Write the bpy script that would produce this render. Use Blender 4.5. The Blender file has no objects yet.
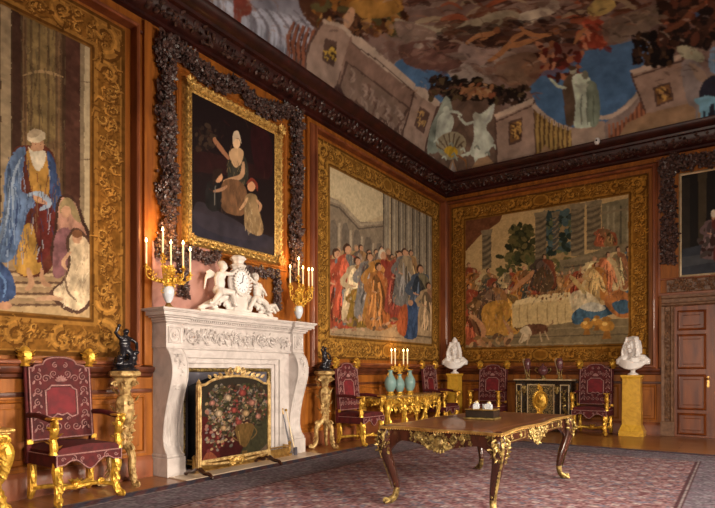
import bpy, math, random
import numpy as np
from mathutils import Vector, Matrix

S = bpy.context.scene
COL = S.collection
R90 = math.pi / 2
rad = math.radians

# ---------------------------------------------------------------- camera
YAW = rad(34.5)
FPX = 554.0
CAM = Vector((6.02, -12.66, 1.30))
HORIZON = 371.0
cd = bpy.data.cameras.new('camera')
cam = bpy.data.objects.new('camera', cd)
COL.objects.link(cam)
cam.location = CAM
cam.rotation_euler = (R90, 0, YAW)
cd.sensor_width = 36
cd.lens = 36 * FPX / 715
cd.shift_y = (HORIZON - 254) / 715
cd.clip_end = 100
S.camera = cam

# ---------------------------------------------------------------- world, lights, exposure
w = bpy.data.worlds.new('daylight')
S.world = w
w.use_nodes = True
w.node_tree.nodes['Background'].inputs[0].default_value = (0.55, 0.66, 0.85, 1)
w.node_tree.nodes['Background'].inputs[1].default_value = 0.6
S.view_settings.view_transform = 'Standard'
S.view_settings.look = 'None'
S.view_settings.gamma = 1
S.view_settings.exposure = -0.16
ROOM_X, ROOM_Y = 9.6, -15.5
WINDOWS = [(-12.4, 1.6), (-8.4, 1.6), (-4.4, 1.6)]          # centre along the wall, width


def area(name, loc, rot, sx, sy, power, col):
    l = bpy.data.lights.new(name, 'AREA')
    l.shape = 'RECTANGLE'
    l.size, l.size_y = sx, sy
    l.energy = power
    l.color = col
    o = bpy.data.objects.new(name, l)
    COL.objects.link(o)
    o.location = loc
    o.rotation_euler = rot
    return o


for i, (wy, ww) in enumerate(WINDOWS):
    lo_ = area('window_daylight', (ROOM_X - 0.12, wy, 2.25), (0, rad((60, 67, 75)[i]), 0), 2.7, ww, (310, 460, 250)[i], (1.0, 0.86, 0.70))
    lo_.data.spread = rad((90, 100, 112)[i])
lo_ = area('end_window_daylight', (6.6, ROOM_Y + 0.12, 2.3), (rad(80), 0, 0), 2.0, 2.2, 260, (1.0, 0.86, 0.70))
lo_.data.spread = rad(100)


def glow(loc, power, r=0.05):
    l = bpy.data.lights.new('candle_glow', 'POINT')
    l.energy = power
    l.color = (1.0, 0.50, 0.14)
    l.shadow_soft_size = r
    o = bpy.data.objects.new('candle_glow', l)
    COL.objects.link(o)
    o.location = loc


# ---------------------------------------------------------------- materials
def lin(c):
    c = np.asarray(c, float) / 255.0
    return np.where(c <= 0.04045, c / 12.92, ((c + 0.055) / 1.055) ** 2.4)


def mat(name, c1, c2=None, rough=0.5, metal=0.0, scale=8.0, stretch=(1, 1, 1), bump=0.0, bscale=None,
        detail=4.0, lo=0.35, hi=0.65, emit=None, spec=0.4, coat=0.0, dist=0.0, kind='noise', bdist=0.01):
    m = bpy.data.materials.new(name)
    m.use_nodes = True
    nt = m.node_tree
    b = nt.nodes['Principled BSDF']
    b.inputs['Roughness'].default_value = rough
    b.inputs['Metallic'].default_value = metal
    b.inputs['Specular IOR Level'].default_value = spec
    b.inputs['Coat Weight'].default_value = coat
    tc = nt.nodes.new('ShaderNodeTexCoord')
    mp = nt.nodes.new('ShaderNodeMapping')
    mp.inputs['Scale'].default_value = stretch
    nt.links.new(tc.outputs['Object'], mp.inputs[0])
    if c2 is None:
        c2 = tuple(x * 0.75 for x in c1)
    n = nt.nodes.new('ShaderNodeTexNoise')
    n.inputs['Scale'].default_value = scale
    n.inputs['Detail'].default_value = detail
    n.inputs['Distortion'].default_value = dist
    nt.links.new(mp.outputs[0], n.inputs['Vector'])
    src = n.outputs['Fac']
    if kind == 'voronoi':
        v = nt.nodes.new('ShaderNodeTexVoronoi')
        v.inputs['Scale'].default_value = scale
        nt.links.new(mp.outputs[0], v.inputs['Vector'])
        src = v.outputs['Distance']
    r = nt.nodes.new('ShaderNodeValToRGB')
    r.color_ramp.elements[0].position = lo
    r.color_ramp.elements[1].position = hi
    r.color_ramp.elements[0].color = (*c2, 1)
    r.color_ramp.elements[1].color = (*c1, 1)
    nt.links.new(src, r.inputs[0])
    nt.links.new(r.outputs[0], b.inputs['Base Color'])
    if bump:
        n2 = nt.nodes.new('ShaderNodeTexNoise')
        n2.inputs['Scale'].default_value = bscale or scale * 3
        n2.inputs['Detail'].default_value = 3
        nt.links.new(tc.outputs['Object'], n2.inputs['Vector'])
        bp = nt.nodes.new('ShaderNodeBump')
        bp.inputs['Strength'].default_value = bump
        bp.inputs['Distance'].default_value = bdist
        nt.links.new(n2.outputs['Fac'], bp.inputs['Height'])
        nt.links.new(bp.outputs[0], b.inputs['Normal'])
    if emit:
        b.inputs['Emission Color'].default_value = (*emit[0], 1)
        b.inputs['Emission Strength'].default_value = emit[1]
    return m


def painted(name, rough=0.9, spec=0.2, bump=0.25, bscale=220, coat=0.0):
    """paint / woven colour kept per vertex in the attribute 'Col'"""
    m = bpy.data.materials.new(name)
    m.use_nodes = True
    nt = m.node_tree
    b = nt.nodes['Principled BSDF']
    b.inputs['Roughness'].default_value = rough
    b.inputs['Specular IOR Level'].default_value = spec
    b.inputs['Coat Weight'].default_value = coat
    b.inputs['Coat Roughness'].default_value = 0.25
    a = nt.nodes.new('ShaderNodeAttribute')
    a.attribute_name = 'Col'
    nt.links.new(a.outputs['Color'], b.inputs['Base Color'])
    tc = nt.nodes.new('ShaderNodeTexCoord')
    n = nt.nodes.new('ShaderNodeTexNoise')
    n.inputs['Scale'].default_value = bscale
    bp = nt.nodes.new('ShaderNodeBump')
    bp.inputs['Strength'].default_value = bump
    bp.inputs['Distance'].default_value = 0.003
    nt.links.new(tc.outputs['Object'], n.inputs['Vector'])
    nt.links.new(n.outputs['Fac'], bp.inputs['Height'])
    nt.links.new(bp.outputs[0], b.inputs['Normal'])
    return m


def weave_bump(m):
    return m


M = {}
M['oak'] = mat('oak_panelling', (0.36, 0.118, 0.014), (0.15, 0.040, 0.006), 0.50, scale=5.5, stretch=(2.4, 2.4, 0.25), bump=0.10, bscale=30, detail=8, coat=0.05, spec=0.25, dist=0.5, lo=.25, hi=.72)
M['oak_h'] = mat('oak_rail', (0.42, 0.14, 0.026), (0.23, 0.065, 0.013), 0.38, scale=3.0, stretch=(0.4, 0.4, 3.0), bump=0.1, bscale=30, coat=0.2)
M['oak_dark'] = mat('dark_oak_moulding', (0.12, 0.030, 0.010), (0.05, 0.012, 0.005), 0.38, scale=6, stretch=(1, 1, .4), coat=0.1)
M['oak_red'] = mat('reddish_oak_moulding', (0.25, 0.075, 0.026), (0.13, 0.034, 0.013), 0.42, scale=5, stretch=(1, 1, .3), coat=0.08)
M['cornice'] = mat('cornice_mahogany', (0.050, 0.010, 0.007), (0.022, 0.005, 0.004), 0.42, scale=5, coat=0.05)
M['door_wood'] = mat('door_oak', (0.23, 0.058, 0.010), (0.12, 0.026, 0.006), 0.40, scale=3, stretch=(2.5, 2.5, .4), coat=0.1, dist=0.5)
M['surround'] = mat('door_surround_limewood', (0.22, 0.115, 0.060), (0.12, 0.055, 0.028), 0.5, scale=14, bump=0.5, bscale=60)
M['carving'] = mat('carved_limewood', (0.115, 0.062, 0.052), (0.016, 0.007, 0.006), 0.34, scale=18, bump=0.4, bscale=70, coat=0.12)  # pale against near-black noise tones imitate glints on the leaves in the colour
M['carving_warm'] = mat('carved_limewood_warm', (0.20, 0.10, 0.05), (0.09, 0.04, 0.02), 0.4, scale=18, bump=0.4, bscale=70)
M['gilt'] = mat('gilt_bright', (0.86, 0.54, 0.09), (0.50, 0.26, 0.03), 0.30, 0.62, scale=24, bump=0.5, bscale=70)
M['gilt_pale'] = mat('gilt_worn', (0.66, 0.47, 0.20), (0.25, 0.13, 0.04), 0.42, 0.35, scale=16, bump=0.5, bscale=60)
M['gilt_frame'] = mat('gilt_frame', (0.74, 0.48, 0.14), (0.30, 0.16, 0.04), 0.34, 0.5, scale=26, bump=0.7, bscale=60)
M['brass'] = mat('brass', (0.60, 0.38, 0.12), (0.38, 0.21, 0.06), 0.3, 0.75, scale=20, bump=0.3)
M['ormolu'] = mat('ormolu_mount', (0.42, 0.30, 0.10), (0.10, 0.06, 0.02), 0.33, 0.6, scale=24, bump=0.6, bscale=70)
M['marble'] = mat('white_marble', (0.58, 0.525, 0.50), (0.44, 0.39, 0.37), 0.35, scale=3.5, dist=2.0, detail=8, coat=0.1, lo=.3, hi=.6)
M['marble_veined'] = mat('veined_marble', (0.68, 0.58, 0.53), (0.42, 0.30, 0.26), 0.35, scale=9, dist=2.0, detail=8)
M['statuary'] = mat('statuary_marble', (0.78, 0.73, 0.68), (0.62, 0.57, 0.52), 0.4, scale=6, bump=0.08)
M['pink_marble'] = mat('pink_marble', (0.50, 0.26, 0.21), (0.34, 0.15, 0.12), 0.4, scale=2.5, dist=1.5, detail=8, coat=0.1)
M['siena'] = mat('siena_marble', (0.72, 0.42, 0.045), (0.50, 0.25, 0.02), 0.28, scale=5, dist=2.5, detail=8, coat=0.3, lo=.25, hi=.6)
M['siena_vein'] = mat('siena_marble_vein', (0.30, 0.13, 0.02), (0.20, 0.08, 0.02), 0.3)
M['hearth'] = mat('hearth_stone', (0.62, 0.50, 0.38), (0.50, 0.38, 0.28), 0.35, scale=3)
M['steel'] = mat('grey_slate', (0.10, 0.095, 0.12), (0.06, 0.055, 0.07), 0.4, scale=6)
M['soot'] = mat('sooty_brick', (0.012, 0.010, 0.010), (0.005, 0.004, 0.004), 0.9, bump=0.5, bscale=20)
M['velvet'] = mat('red_velvet', (0.095, 0.005, 0.006), (0.045, 0.002, 0.003), 0.75, scale=14, bump=0.2, bscale=80)
M['velvet_light'] = mat('crimson_panel', (0.17, 0.007, 0.012), (0.10, 0.004, 0.008), 0.7, scale=10)
M['braid'] = mat('silver_braid', (0.40, 0.22, 0.20), (0.24, 0.11, 0.10), 0.5, 0.2, scale=60, bump=0.5)
M['bronze'] = mat('black_bronze', (0.022, 0.020, 0.026), (0.008, 0.008, 0.012), 0.22, 0.3, scale=20, coat=0.4)
M['celadon'] = mat('celadon_glaze', (0.25, 0.38, 0.36), (0.18, 0.31, 0.30), 0.15, scale=5, coat=0.4)
M['porcelain'] = mat('white_porcelain', (0.72, 0.76, 0.80), (0.60, 0.66, 0.74), 0.15, scale=9, coat=0.5)
M['porphyry'] = mat('purple_porphyry', (0.17, 0.065, 0.070), (0.09, 0.03, 0.035), 0.2, scale=40, coat=0.5)
M['ebony'] = mat('ebony_veneer', (0.022, 0.016, 0.012), (0.010, 0.008, 0.006), 0.22, scale=5, coat=0.5)
M['boulle'] = mat('brass_inlay_scrolls', (0.45, 0.32, 0.13), (0.018, 0.014, 0.010), 0.3, 0.3, scale=22, dist=3.0, lo=.50, hi=.56, coat=0.3)
M['brass_line'] = mat('pale_brass_edging', (0.68, 0.55, 0.36), (0.48, 0.36, 0.20), 0.35, 0.3)
M['mahogany'] = mat('table_mahogany', (0.060, 0.017, 0.009), (0.025, 0.008, 0.005), 0.25, scale=3, stretch=(3, .6, 1), coat=0.5)
M['table_top'] = mat('table_top_leather', (0.155, 0.054, 0.020), (0.085, 0.026, 0.010), 0.38, scale=2.0, stretch=(2.5, .6, 1), coat=0.3, detail=6)
M['candle'] = mat('candle_wax', (0.92, 0.82, 0.62), (0.85, 0.72, 0.5), 0.5, emit=((1.0, 0.62, 0.25), 0.25))  # weak emission imitates flame light glowing through the wax
M['flame'] = mat('candle_flame', (1, 0.8, 0.4), (1, 0.7, 0.3), 0.5, emit=((1.0, 0.66, 0.24), 22.0))
M['dial'] = mat('clock_dial_enamel', (0.88, 0.88, 0.90), (0.80, 0.80, 0.84), 0.2)
M['ink'] = mat('black_paint', (0.01, 0.01, 0.012), (0.01, 0.01, 0.012), 0.4)
M['glass'] = mat('inkwell_glass', (0.55, 0.58, 0.62), (0.35, 0.38, 0.42), 0.08, scale=12, coat=0.6, spec=0.8)
M['plastic'] = mat('white_plastic', (0.85, 0.85, 0.85), (0.8, 0.8, 0.8), 0.4)
M['bust_marble'] = mat('bust_marble', (0.93, 0.90, 0.88), (0.82, 0.79, 0.77), 0.4, scale=6, bump=0.08)


def pane_material():
    m = bpy.data.materials.new('window_glass')
    m.use_nodes = True
    b = m.node_tree.nodes['Principled BSDF']
    b.inputs['Transmission Weight'].default_value = 1
    b.inputs['Roughness'].default_value = 0.02
    b.inputs['IOR'].default_value = 1.45
    return m


def floor_material():
    m = bpy.data.materials.new('oak_floorboards')
    m.use_nodes = True
    nt = m.node_tree
    b = nt.nodes['Principled BSDF']
    b.inputs['Roughness'].default_value = 0.32
    b.inputs['Coat Weight'].default_value = 0.25
    tc = nt.nodes.new('ShaderNodeTexCoord')
    br = nt.nodes.new('ShaderNodeTexBrick')
    br.inputs['Color1'].default_value = (0.42, 0.17, 0.045, 1)
    br.inputs['Color2'].default_value = (0.31, 0.11, 0.028, 1)
    br.inputs['Mortar'].default_value = (0.08, 0.025, 0.01, 1)
    br.inputs['Scale'].default_value = 1
    br.inputs['Brick Width'].default_value = 2.6
    br.inputs['Row Height'].default_value = 0.22
    br.inputs['Mortar Size'].default_value = 0.004
    nt.links.new(tc.outputs['Object'], br.inputs['Vector'])
    n = nt.nodes.new('ShaderNodeTexNoise')
    n.inputs['Scale'].default_value = 5
    n.inputs['Detail'].default_value = 6
    mp = nt.nodes.new('ShaderNodeMapping')
    mp.inputs['Scale'].default_value = (0.5, 6, 1)
    nt.links.new(tc.outputs['Object'], mp.inputs[0])
    nt.links.new(mp.outputs[0], n.inputs['Vector'])
    mx = nt.nodes.new('ShaderNodeMix')
    mx.data_type = 'RGBA'
    mx.blend_type = 'MULTIPLY'
    mx.inputs[0].default_value = 0.55
    nt.links.new(br.outputs['Color'], mx.inputs[6])
    nt.links.new(n.outputs['Fac'], mx.inputs[7])
    nt.links.new(mx.outputs[2], b.inputs['Base Color'])
    return m


M['pane'] = pane_material()
M['floor'] = floor_material()


# ---------------------------------------------------------------- mesh builder
def spline(pts, n=6, closed=False):
    P = [np.array(p, float) for p in pts]
    out = []
    N = len(P)
    rng = range(N if closed else N - 1)
    for i in rng:
        if closed:
            a, b, c, d = P[(i - 1) % N], P[i], P[(i + 1) % N], P[(i + 2) % N]
        else:
            a, b, c, d = P[max(i - 1, 0)], P[i], P[i + 1], P[min(i + 2, N - 1)]
        for k in range(n):
            t = k / n
            out.append(0.5 * ((2 * b) + (c - a) * t + (2 * a - 5 * b + 4 * c - d) * t * t + (3 * b - a - 3 * c + d) * t ** 3))
    if not closed:
        out.append(P[-1])
    return out


class MB:
    def __init__(s):
        s.v = []
        s.f = []

    def add(s, vs, fs):
        k = len(s.v)
        s.v.extend([tuple(map(float, p)) for p in vs])
        s.f.extend([tuple(i + k for i in f) for f in fs])
        return s

    def box(s, x0, x1, y0, y1, z0, z1, bev=0.0):
        if x0 > x1: x0, x1 = x1, x0
        if y0 > y1: y0, y1 = y1, y0
        if z0 > z1: z0, z1 = z1, z0
        if bev <= 0:
            return s.add([(x0, y0, z0), (x1, y0, z0), (x1, y1, z0), (x0, y1, z0), (x0, y0, z1), (x1, y0, z1), (x1, y1, z1), (x0, y1, z1)],
                         [(0, 3, 2, 1), (4, 5, 6, 7), (0, 1, 5, 4), (1, 2, 6, 5), (2, 3, 7, 6), (3, 0, 4, 7)])
        b = min(bev, (x1 - x0) / 2.01, (y1 - y0) / 2.01, (z1 - z0) / 2.01)
        rings = []
        for z, q in ((z0, b), (z0 + b, 0), (z1 - b, 0), (z1, b)):
            rings.append([(x0 + q + (b if not q else 0) * 0, y0 + q, z), (x1 - q, y0 + q, z), (x1 - q, y1 - q, z), (x0 + q, y1 - q, z)])
        vs = [p for r in rings for p in r]
        fs = [(3, 2, 1, 0), (12, 13, 14, 15)]
        for r in range(3):
            for i in range(4):
                j = (i + 1) % 4
                fs.append((r * 4 + i, r * 4 + j, r * 4 + 4 + j, r * 4 + 4 + i))
        return s.add(vs, fs)

    def lathe(s, prof, c=(0, 0, 0), seg=20, sx=1, sy=1, axis='z', flute=0, fd=0.0, rot=0.0):
        vs, fs = [], []
        for r, z in prof:
            for i in range(seg):
                a = 2 * math.pi * i / seg + rot
                q = r * (1 + (fd * math.cos(a * flute) if flute else 0))
                x, y = q * math.cos(a) * sx, q * math.sin(a) * sy
                p = (x, y, z) if axis == 'z' else ((x, z, y) if axis == 'y' else (z, x, y))
                vs.append((c[0] + p[0], c[1] + p[1], c[2] + p[2]))
        n = len(prof)
        for k in range(n - 1):
            for i in range(seg):
                j = (i + 1) % seg
                fs.append((k * seg + i, k * seg + j, (k + 1) * seg + j, (k + 1) * seg + i))
        fs.append(tuple(reversed(range(seg))))
        fs.append(tuple((n - 1) * seg + i for i in range(seg)))
        return s.add(vs, fs)

    def square_lathe(s, prof, c=(0, 0, 0), asp=1.0):
        """stack of square sections: (half width, z)"""
        vs, fs = [], []
        for r, z in prof:
            for sx, sy in ((-1, -1), (1, -1), (1, 1), (-1, 1)):
                vs.append((c[0] + sx * r, c[1] + sy * r * asp, c[2] + z))
        n = len(prof)
        for k in range(n - 1):
            for i in range(4):
                j = (i + 1) % 4
                fs.append((k * 4 + i, k * 4 + j, k * 4 + 4 + j, k * 4 + 4 + i))
        fs += [(3, 2, 1, 0), tuple((n - 1) * 4 + i for i in range(4))]
        return s.add(vs, fs)

    def tube(s, pts, r, seg=8, flat=1.0):
        P = [np.array(p, float) for p in pts]
        n = len(P)
        if not hasattr(r, '__len__'):
            r = [r] * n
        elif len(r) != n:
            r = list(np.interp(np.linspace(0, 1, n), np.linspace(0, 1, len(r)), r))
        vs, fs = [], []
        up = None
        for i in range(n):
            t = P[min(i + 1, n - 1)] - P[max(i - 1, 0)]
            t = t / (np.linalg.norm(t) + 1e-9)
            if up is None:
                up = np.array((0, 0, 1.0)) if abs(t[2]) < 0.8 else np.array((1.0, 0, 0))
            a = np.cross(t, up)
            a /= np.linalg.norm(a) + 1e-9
            b = np.cross(a, t)
            up = b
            for k in range(seg):
                th = 2 * math.pi * k / seg
                vs.append(P[i] + r[i] * (math.cos(th) * a * flat + math.sin(th) * b))
        for i in range(n - 1):
            for k in range(seg):
                j = (k + 1) % seg
                fs.append((i * seg + k, (i + 1) * seg + k, (i + 1) * seg + j, i * seg + j))
        fs.append(tuple(range(seg)))
        fs.append(tuple(reversed([(n - 1) * seg + k for k in range(seg)])))
        return s.add(vs, fs)

    def ell(s, c, r, seg=10, rings=6, rot=None):
        if not hasattr(r, '__len__'):
            r = (r, r, r)
        vs = []
        for i in range(rings + 1):
            ph = math.pi * i / rings
            for k in range(seg):
                th = 2 * math.pi * k / seg
                p = Vector((r[0] * math.sin(ph) * math.cos(th), r[1] * math.sin(ph) * math.sin(th), r[2] * math.cos(ph)))
                if rot is not None:
                    p = rot @ p
                vs.append((c[0] + p[0], c[1] + p[1], c[2] + p[2]))
        fs = []
        for i in range(rings):
            for k in range(seg):
                j = (k + 1) % seg
                fs.append((i * seg + k, (i + 1) * seg + k, (i + 1) * seg + j, i * seg + j))
        return s.add(vs, fs)

    def prism(s, poly, y0, y1):
        """outline in the x/z plane, extruded along y"""
        n = len(poly)
        vs = [(p[0], y0, p[1]) for p in poly] + [(p[0], y1, p[1]) for p in poly]
        fs = [tuple(range(n)), tuple(reversed(range(n, 2 * n)))]
        for i in range(n):
            j = (i + 1) % n
            fs.append((i, i + n, j + n, j))
        return s.add(vs, fs)

    def prism_z(s, poly, z0, z1):
        n = len(poly)
        vs = [(p[0], p[1], z0) for p in poly] + [(p[0], p[1], z1) for p in poly]
        fs = [tuple(reversed(range(n))), tuple(range(n, 2 * n))]
        for i in range(n):
            j = (i + 1) % n
            fs.append((i, j, j + n, i + n))
        return s.add(vs, fs)

    def prism_x(s, poly, x0, x1):
        """outline in the y/z plane, extruded along x"""
        n = len(poly)
        vs = [(x0, p[0], p[1]) for p in poly] + [(x1, p[0], p[1]) for p in poly]
        fs = [tuple(reversed(range(n))), tuple(range(n, 2 * n))]
        for i in range(n):
            j = (i + 1) % n
            fs.append((i, j, j + n, i + n))
        return s.add(vs, fs)

    def frame(s, x0, x1, z0, z1, prof):
        """picture-frame moulding round an opening in the x/z plane; prof = [(outward, towards viewer)]"""
        vs, fs = [], []
        n = len(prof)
        for (cx, cz, ox, oz) in ((x0, z0, -1, -1), (x1, z0, 1, -1), (x1, z1, 1, 1), (x0, z1, -1, 1)):
            for (a, d) in prof:
                vs.append((cx + ox * a, -d, cz + oz * a))
        for k in range(4):
            j = (k + 1) % 4
            for i in range(n):
                i2 = (i + 1) % n
                fs.append((k * n + i, j * n + i, j * n + i2, k * n + i2))
        return s.add(vs, fs)

    def leaf(s, p, d, nrm, ln, wd, th=0.3):
        """a curled leaf with a raised midrib"""
        p, d, nrm = (np.array(a, float) for a in (p, d, nrm))
        d /= np.linalg.norm(d) + 1e-9
        q = np.cross(nrm, d)
        q /= np.linalg.norm(q) + 1e-9
        nrm = np.cross(d, q)
        t = wd * th
        vs = [p, p + d * ln * .35 + q * wd + nrm * t * .6, p + d * ln * .75 + q * wd * .7 + nrm * t, p + d * ln + nrm * t * 2.0,
              p + d * ln * .75 - q * wd * .7 + nrm * t, p + d * ln * .35 - q * wd + nrm * t * .6,
              p + d * ln * .4 + nrm * t * 2.6, p + d * ln * .5 - nrm * t * .8]
        fs = [(0, 1, 6), (1, 2, 6), (2, 3, 6), (3, 4, 6), (4, 5, 6), (5, 0, 6), (1, 0, 7), (2, 1, 7), (3, 2, 7), (4, 3, 7), (5, 4, 7), (0, 5, 7)]
        return s.add(vs, fs)

    def scroll(s, c, r0, turns, w0, a0=0.0, dirn=1, u=(1, 0, 0), v=(0, 0, 1), r1=0.15, seg=6, w1=0.5, steps=14):
        u, v, c = (np.array(a, float) for a in (u, v, c))
        n = max(8, int(steps * abs(turns)))
        pts, rr = [], []
        for i in range(n + 1):
            t = i / n
            a = a0 + dirn * t * turns * 2 * math.pi
            r = r0 * ((1 - t) + r1 * t)
            pts.append(c + r * (math.cos(a) * u + math.sin(a) * v))
            rr.append(w0 * ((1 - t) + w1 * t))
        s.tube(pts, rr, seg)
        s.ell(pts[-1], w0 * 1.15, 6, 4)
        return s

    def foliage(s, path, width, n, size, rng, depth=0.05, out=(0, -1, 0), berries=0.35, flowers=0.15):
        """dense carved leaves, berries and flowers along a path lying on a wall plane"""
        P = spline(path, 8)
        out = np.array(out, float)
        for i in range(n):
            t = rng.random() * (len(P) - 1)
            k = int(t)
            p = P[k] * (1 - (t - k)) + P[min(k + 1, len(P) - 1)] * (t - k)
            d = P[min(k + 1, len(P) - 1)] - P[k - 1 if k else 0]
            d /= np.linalg.norm(d) + 1e-9
            q = np.cross(d, out)
            wl = width(t / (len(P) - 1)) if callable(width) else width
            off = (rng.random() * 2 - 1)
            p = p + q * off * wl + out * (depth * (1 - off * off) * rng.uniform(.35, 1.0))
            sz = size * rng.uniform(.6, 1.25)
            z = rng.random()
            if z < berries:
                s.ell(p, sz * .34, 6, 4)
                if z < berries * .6:
                    for _ in range(3):
                        s.ell(p + np.array([rng.uniform(-1, 1) * sz * .5 for _ in range(3)]) * (1 - abs(out) * .6), sz * .24, 5, 4)
            elif z < berries + flowers:
                a0 = rng.random() * 6.28
                for m in range(5):
                    a = a0 + m * 1.2566
                    dd = math.cos(a) * d + math.sin(a) * q
                    s.leaf(p, dd + out * .25, out, sz * .75, sz * .26)
                s.ell(p + out * sz * .2, sz * .2, 6, 4)
            else:
                a = rng.random() * 6.28
                dd = math.cos(a) * d + math.sin(a) * q + out * rng.uniform(-.1, .7)
                s.leaf(p, dd, out + q * rng.uniform(-.5, .5) + d * rng.uniform(-.5, .5), sz, sz * .34)
        return s

    def jitter(s, k, amp, seed=1):
        r = random.Random(seed)
        for i in range(k, len(s.v)):
            p = s.v[i]
            s.v[i] = (p[0] + r.uniform(-amp, amp), p[1] + r.uniform(-amp, amp), p[2] + r.uniform(-amp, amp))

    def mesh(s, name, smooth=True):
        me = bpy.data.meshes.new(name)
        me.from_pydata(s.v, [], s.f)
        if smooth:
            me.polygons.foreach_set('use_smooth', [True] * len(me.polygons))
            try:
                me.set_sharp_from_angle(angle=rad(38))
            except Exception:
                pass
        me.update()
        return me

    def build(s, name, m, parent=None, smooth=True, label=None):
        me = s.mesh(name, smooth)
        me.materials.append(M[m] if isinstance(m, str) else m)
        o = bpy.data.objects.new(name, me)
        COL.objects.link(o)
        if parent is not None:
            o.parent = parent
        if label:
            o['label'] = label
        return o

    def sculpt(s, name, m, parent=None, voxel=0.012, smooth_it=2, label=None):
        """fuse the overlapping forms into one continuous skin"""
        o = s.build(name, m, parent, True, label)
        md = o.modifiers.new('fuse', 'REMESH')
        md.mode = 'VOXEL'
        md.voxel_size = voxel
        md.use_smooth_shade = True
        if smooth_it:
            sm = o.modifiers.new('soften', 'SMOOTH')
            sm.iterations = smooth_it
            sm.factor = 0.5
        dg = bpy.context.evaluated_depsgraph_get()
        me = bpy.data.meshes.new_from_object(o.evaluated_get(dg))
        o.modifiers.clear()
        old = o.data
        me.name = name
        o.data = me
        bpy.data.meshes.remove(old)
        if not me.materials:
            me.materials.append(M[m])
        me.polygons.foreach_set('use_smooth', [True] * len(me.polygons))
        return o


def thing(name, label, cat, loc=(0, 0, 0), rot=0.0, group=None):
    o = bpy.data.objects.new(name, None)
    o.empty_display_size = 0.1
    COL.objects.link(o)
    o.location = loc
    o.rotation_euler = (0, 0, rot)
    tag(o, label, cat, group)
    return o


def tag(o, label, cat, group=None):
    o['label'] = label
    o['category'] = cat
    if group:
        o['group'] = group
    return o


def struct(o):
    o['kind'] = 'structure'
    return o


def dup(root, loc, rot, label):
    r = root.copy()
    COL.objects.link(r)
    r.location = loc
    r.rotation_euler = (0, 0, rot)
    r['label'] = label
    for ch in list(root.children):
        c = ch.copy()
        COL.objects.link(c)
        c.parent = r
        for g in list(ch.children):
            d = g.copy()
            COL.objects.link(d)
            d.parent = c
    return r


# ---------------------------------------------------------------- measuring: sight line of a photo point -> place on a surface
FW = np.array((-math.sin(YAW), math.cos(YAW), 0))
RT = np.array((math.cos(YAW), math.sin(YAW), 0))
C0 = np.array(CAM)


def sight(px, py):
    return FW + RT * (px - 357.5) / FPX + np.array((0, 0, 1)) * (HORIZON - py) / FPX


def on_left(px, py, x=0.0):
    d = sight(px, py)
    p = C0 + d * (x - C0[0]) / d[0]
    return p[1], p[2]


def on_back(px, py, y=0.0):
    d = sight(px, py)
    p = C0 + d * (y - C0[1]) / d[1]
    return p[0], p[2]


COVE_R, COVE_H, LIP, LIP_Z = 1.75, 1.55, 0.30, 6.02


def cove_z(d):
    t = np.clip(1 - d / COVE_R, 0, 1)
    return LIP_Z + COVE_H * np.sqrt(np.clip(1 - t * t, 0, 1))


def on_ceiling(px, py):
    d = sight(px, py)
    t = np.linspace(5, 26, 500)
    P = C0[None] + d[None] * t[:, None]
    dd = np.minimum(np.minimum(P[:, 0] - LIP, -LIP - P[:, 1]), 10)
    h = np.where(dd > 0, cove_z(np.maximum(dd, 0)), LIP_Z - 0.0)
    above = P[:, 2] - h
    below_lip = (dd <= 0)
    for i in range(len(t)):
        if above[i] > 0 or below_lip[i]:
            if i == 0:
                return P[0, 0], P[0, 1]
            if below_lip[i]:
                a, b = (P[i - 1], P[i])
                k = dd[i - 1] / (dd[i - 1] - dd[i] + 1e-9)
            else:
                a, b = (P[i - 1], P[i])
                k = -above[i - 1] / (above[i] - above[i - 1] + 1e-9)
            q = a + (b - a) * np.clip(k, 0, 1)
            return q[0], q[1]
    return P[-1, 0], P[-1, 1]


# ---------------------------------------------------------------- painting on surfaces (colour per vertex, in surface coordinates)
def vnoise(U, V, sc, seed, octv=3):
    rng = np.random.RandomState(seed)
    out = np.zeros_like(U)
    amp, tot = 1.0, 0
    for o in range(octv):
        g = rng.rand(64, 64)
        x, y = (U * sc * 2 ** o) % 63, (V * sc * 2 ** o) % 63
        i, j = x.astype(int), y.astype(int)
        fx, fy = x - i, y - j
        fx, fy = fx * fx * (3 - 2 * fx), fy * fy * (3 - 2 * fy)
        a = g[i, j] * (1 - fx) + g[i + 1, j] * fx
        b = g[i, j + 1] * (1 - fx) + g[i + 1, j + 1] * fx
        out += amp * (a * (1 - fy) + b * fy)
        tot += amp
        amp *= .55
    return out / tot * 2 - 1


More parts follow.
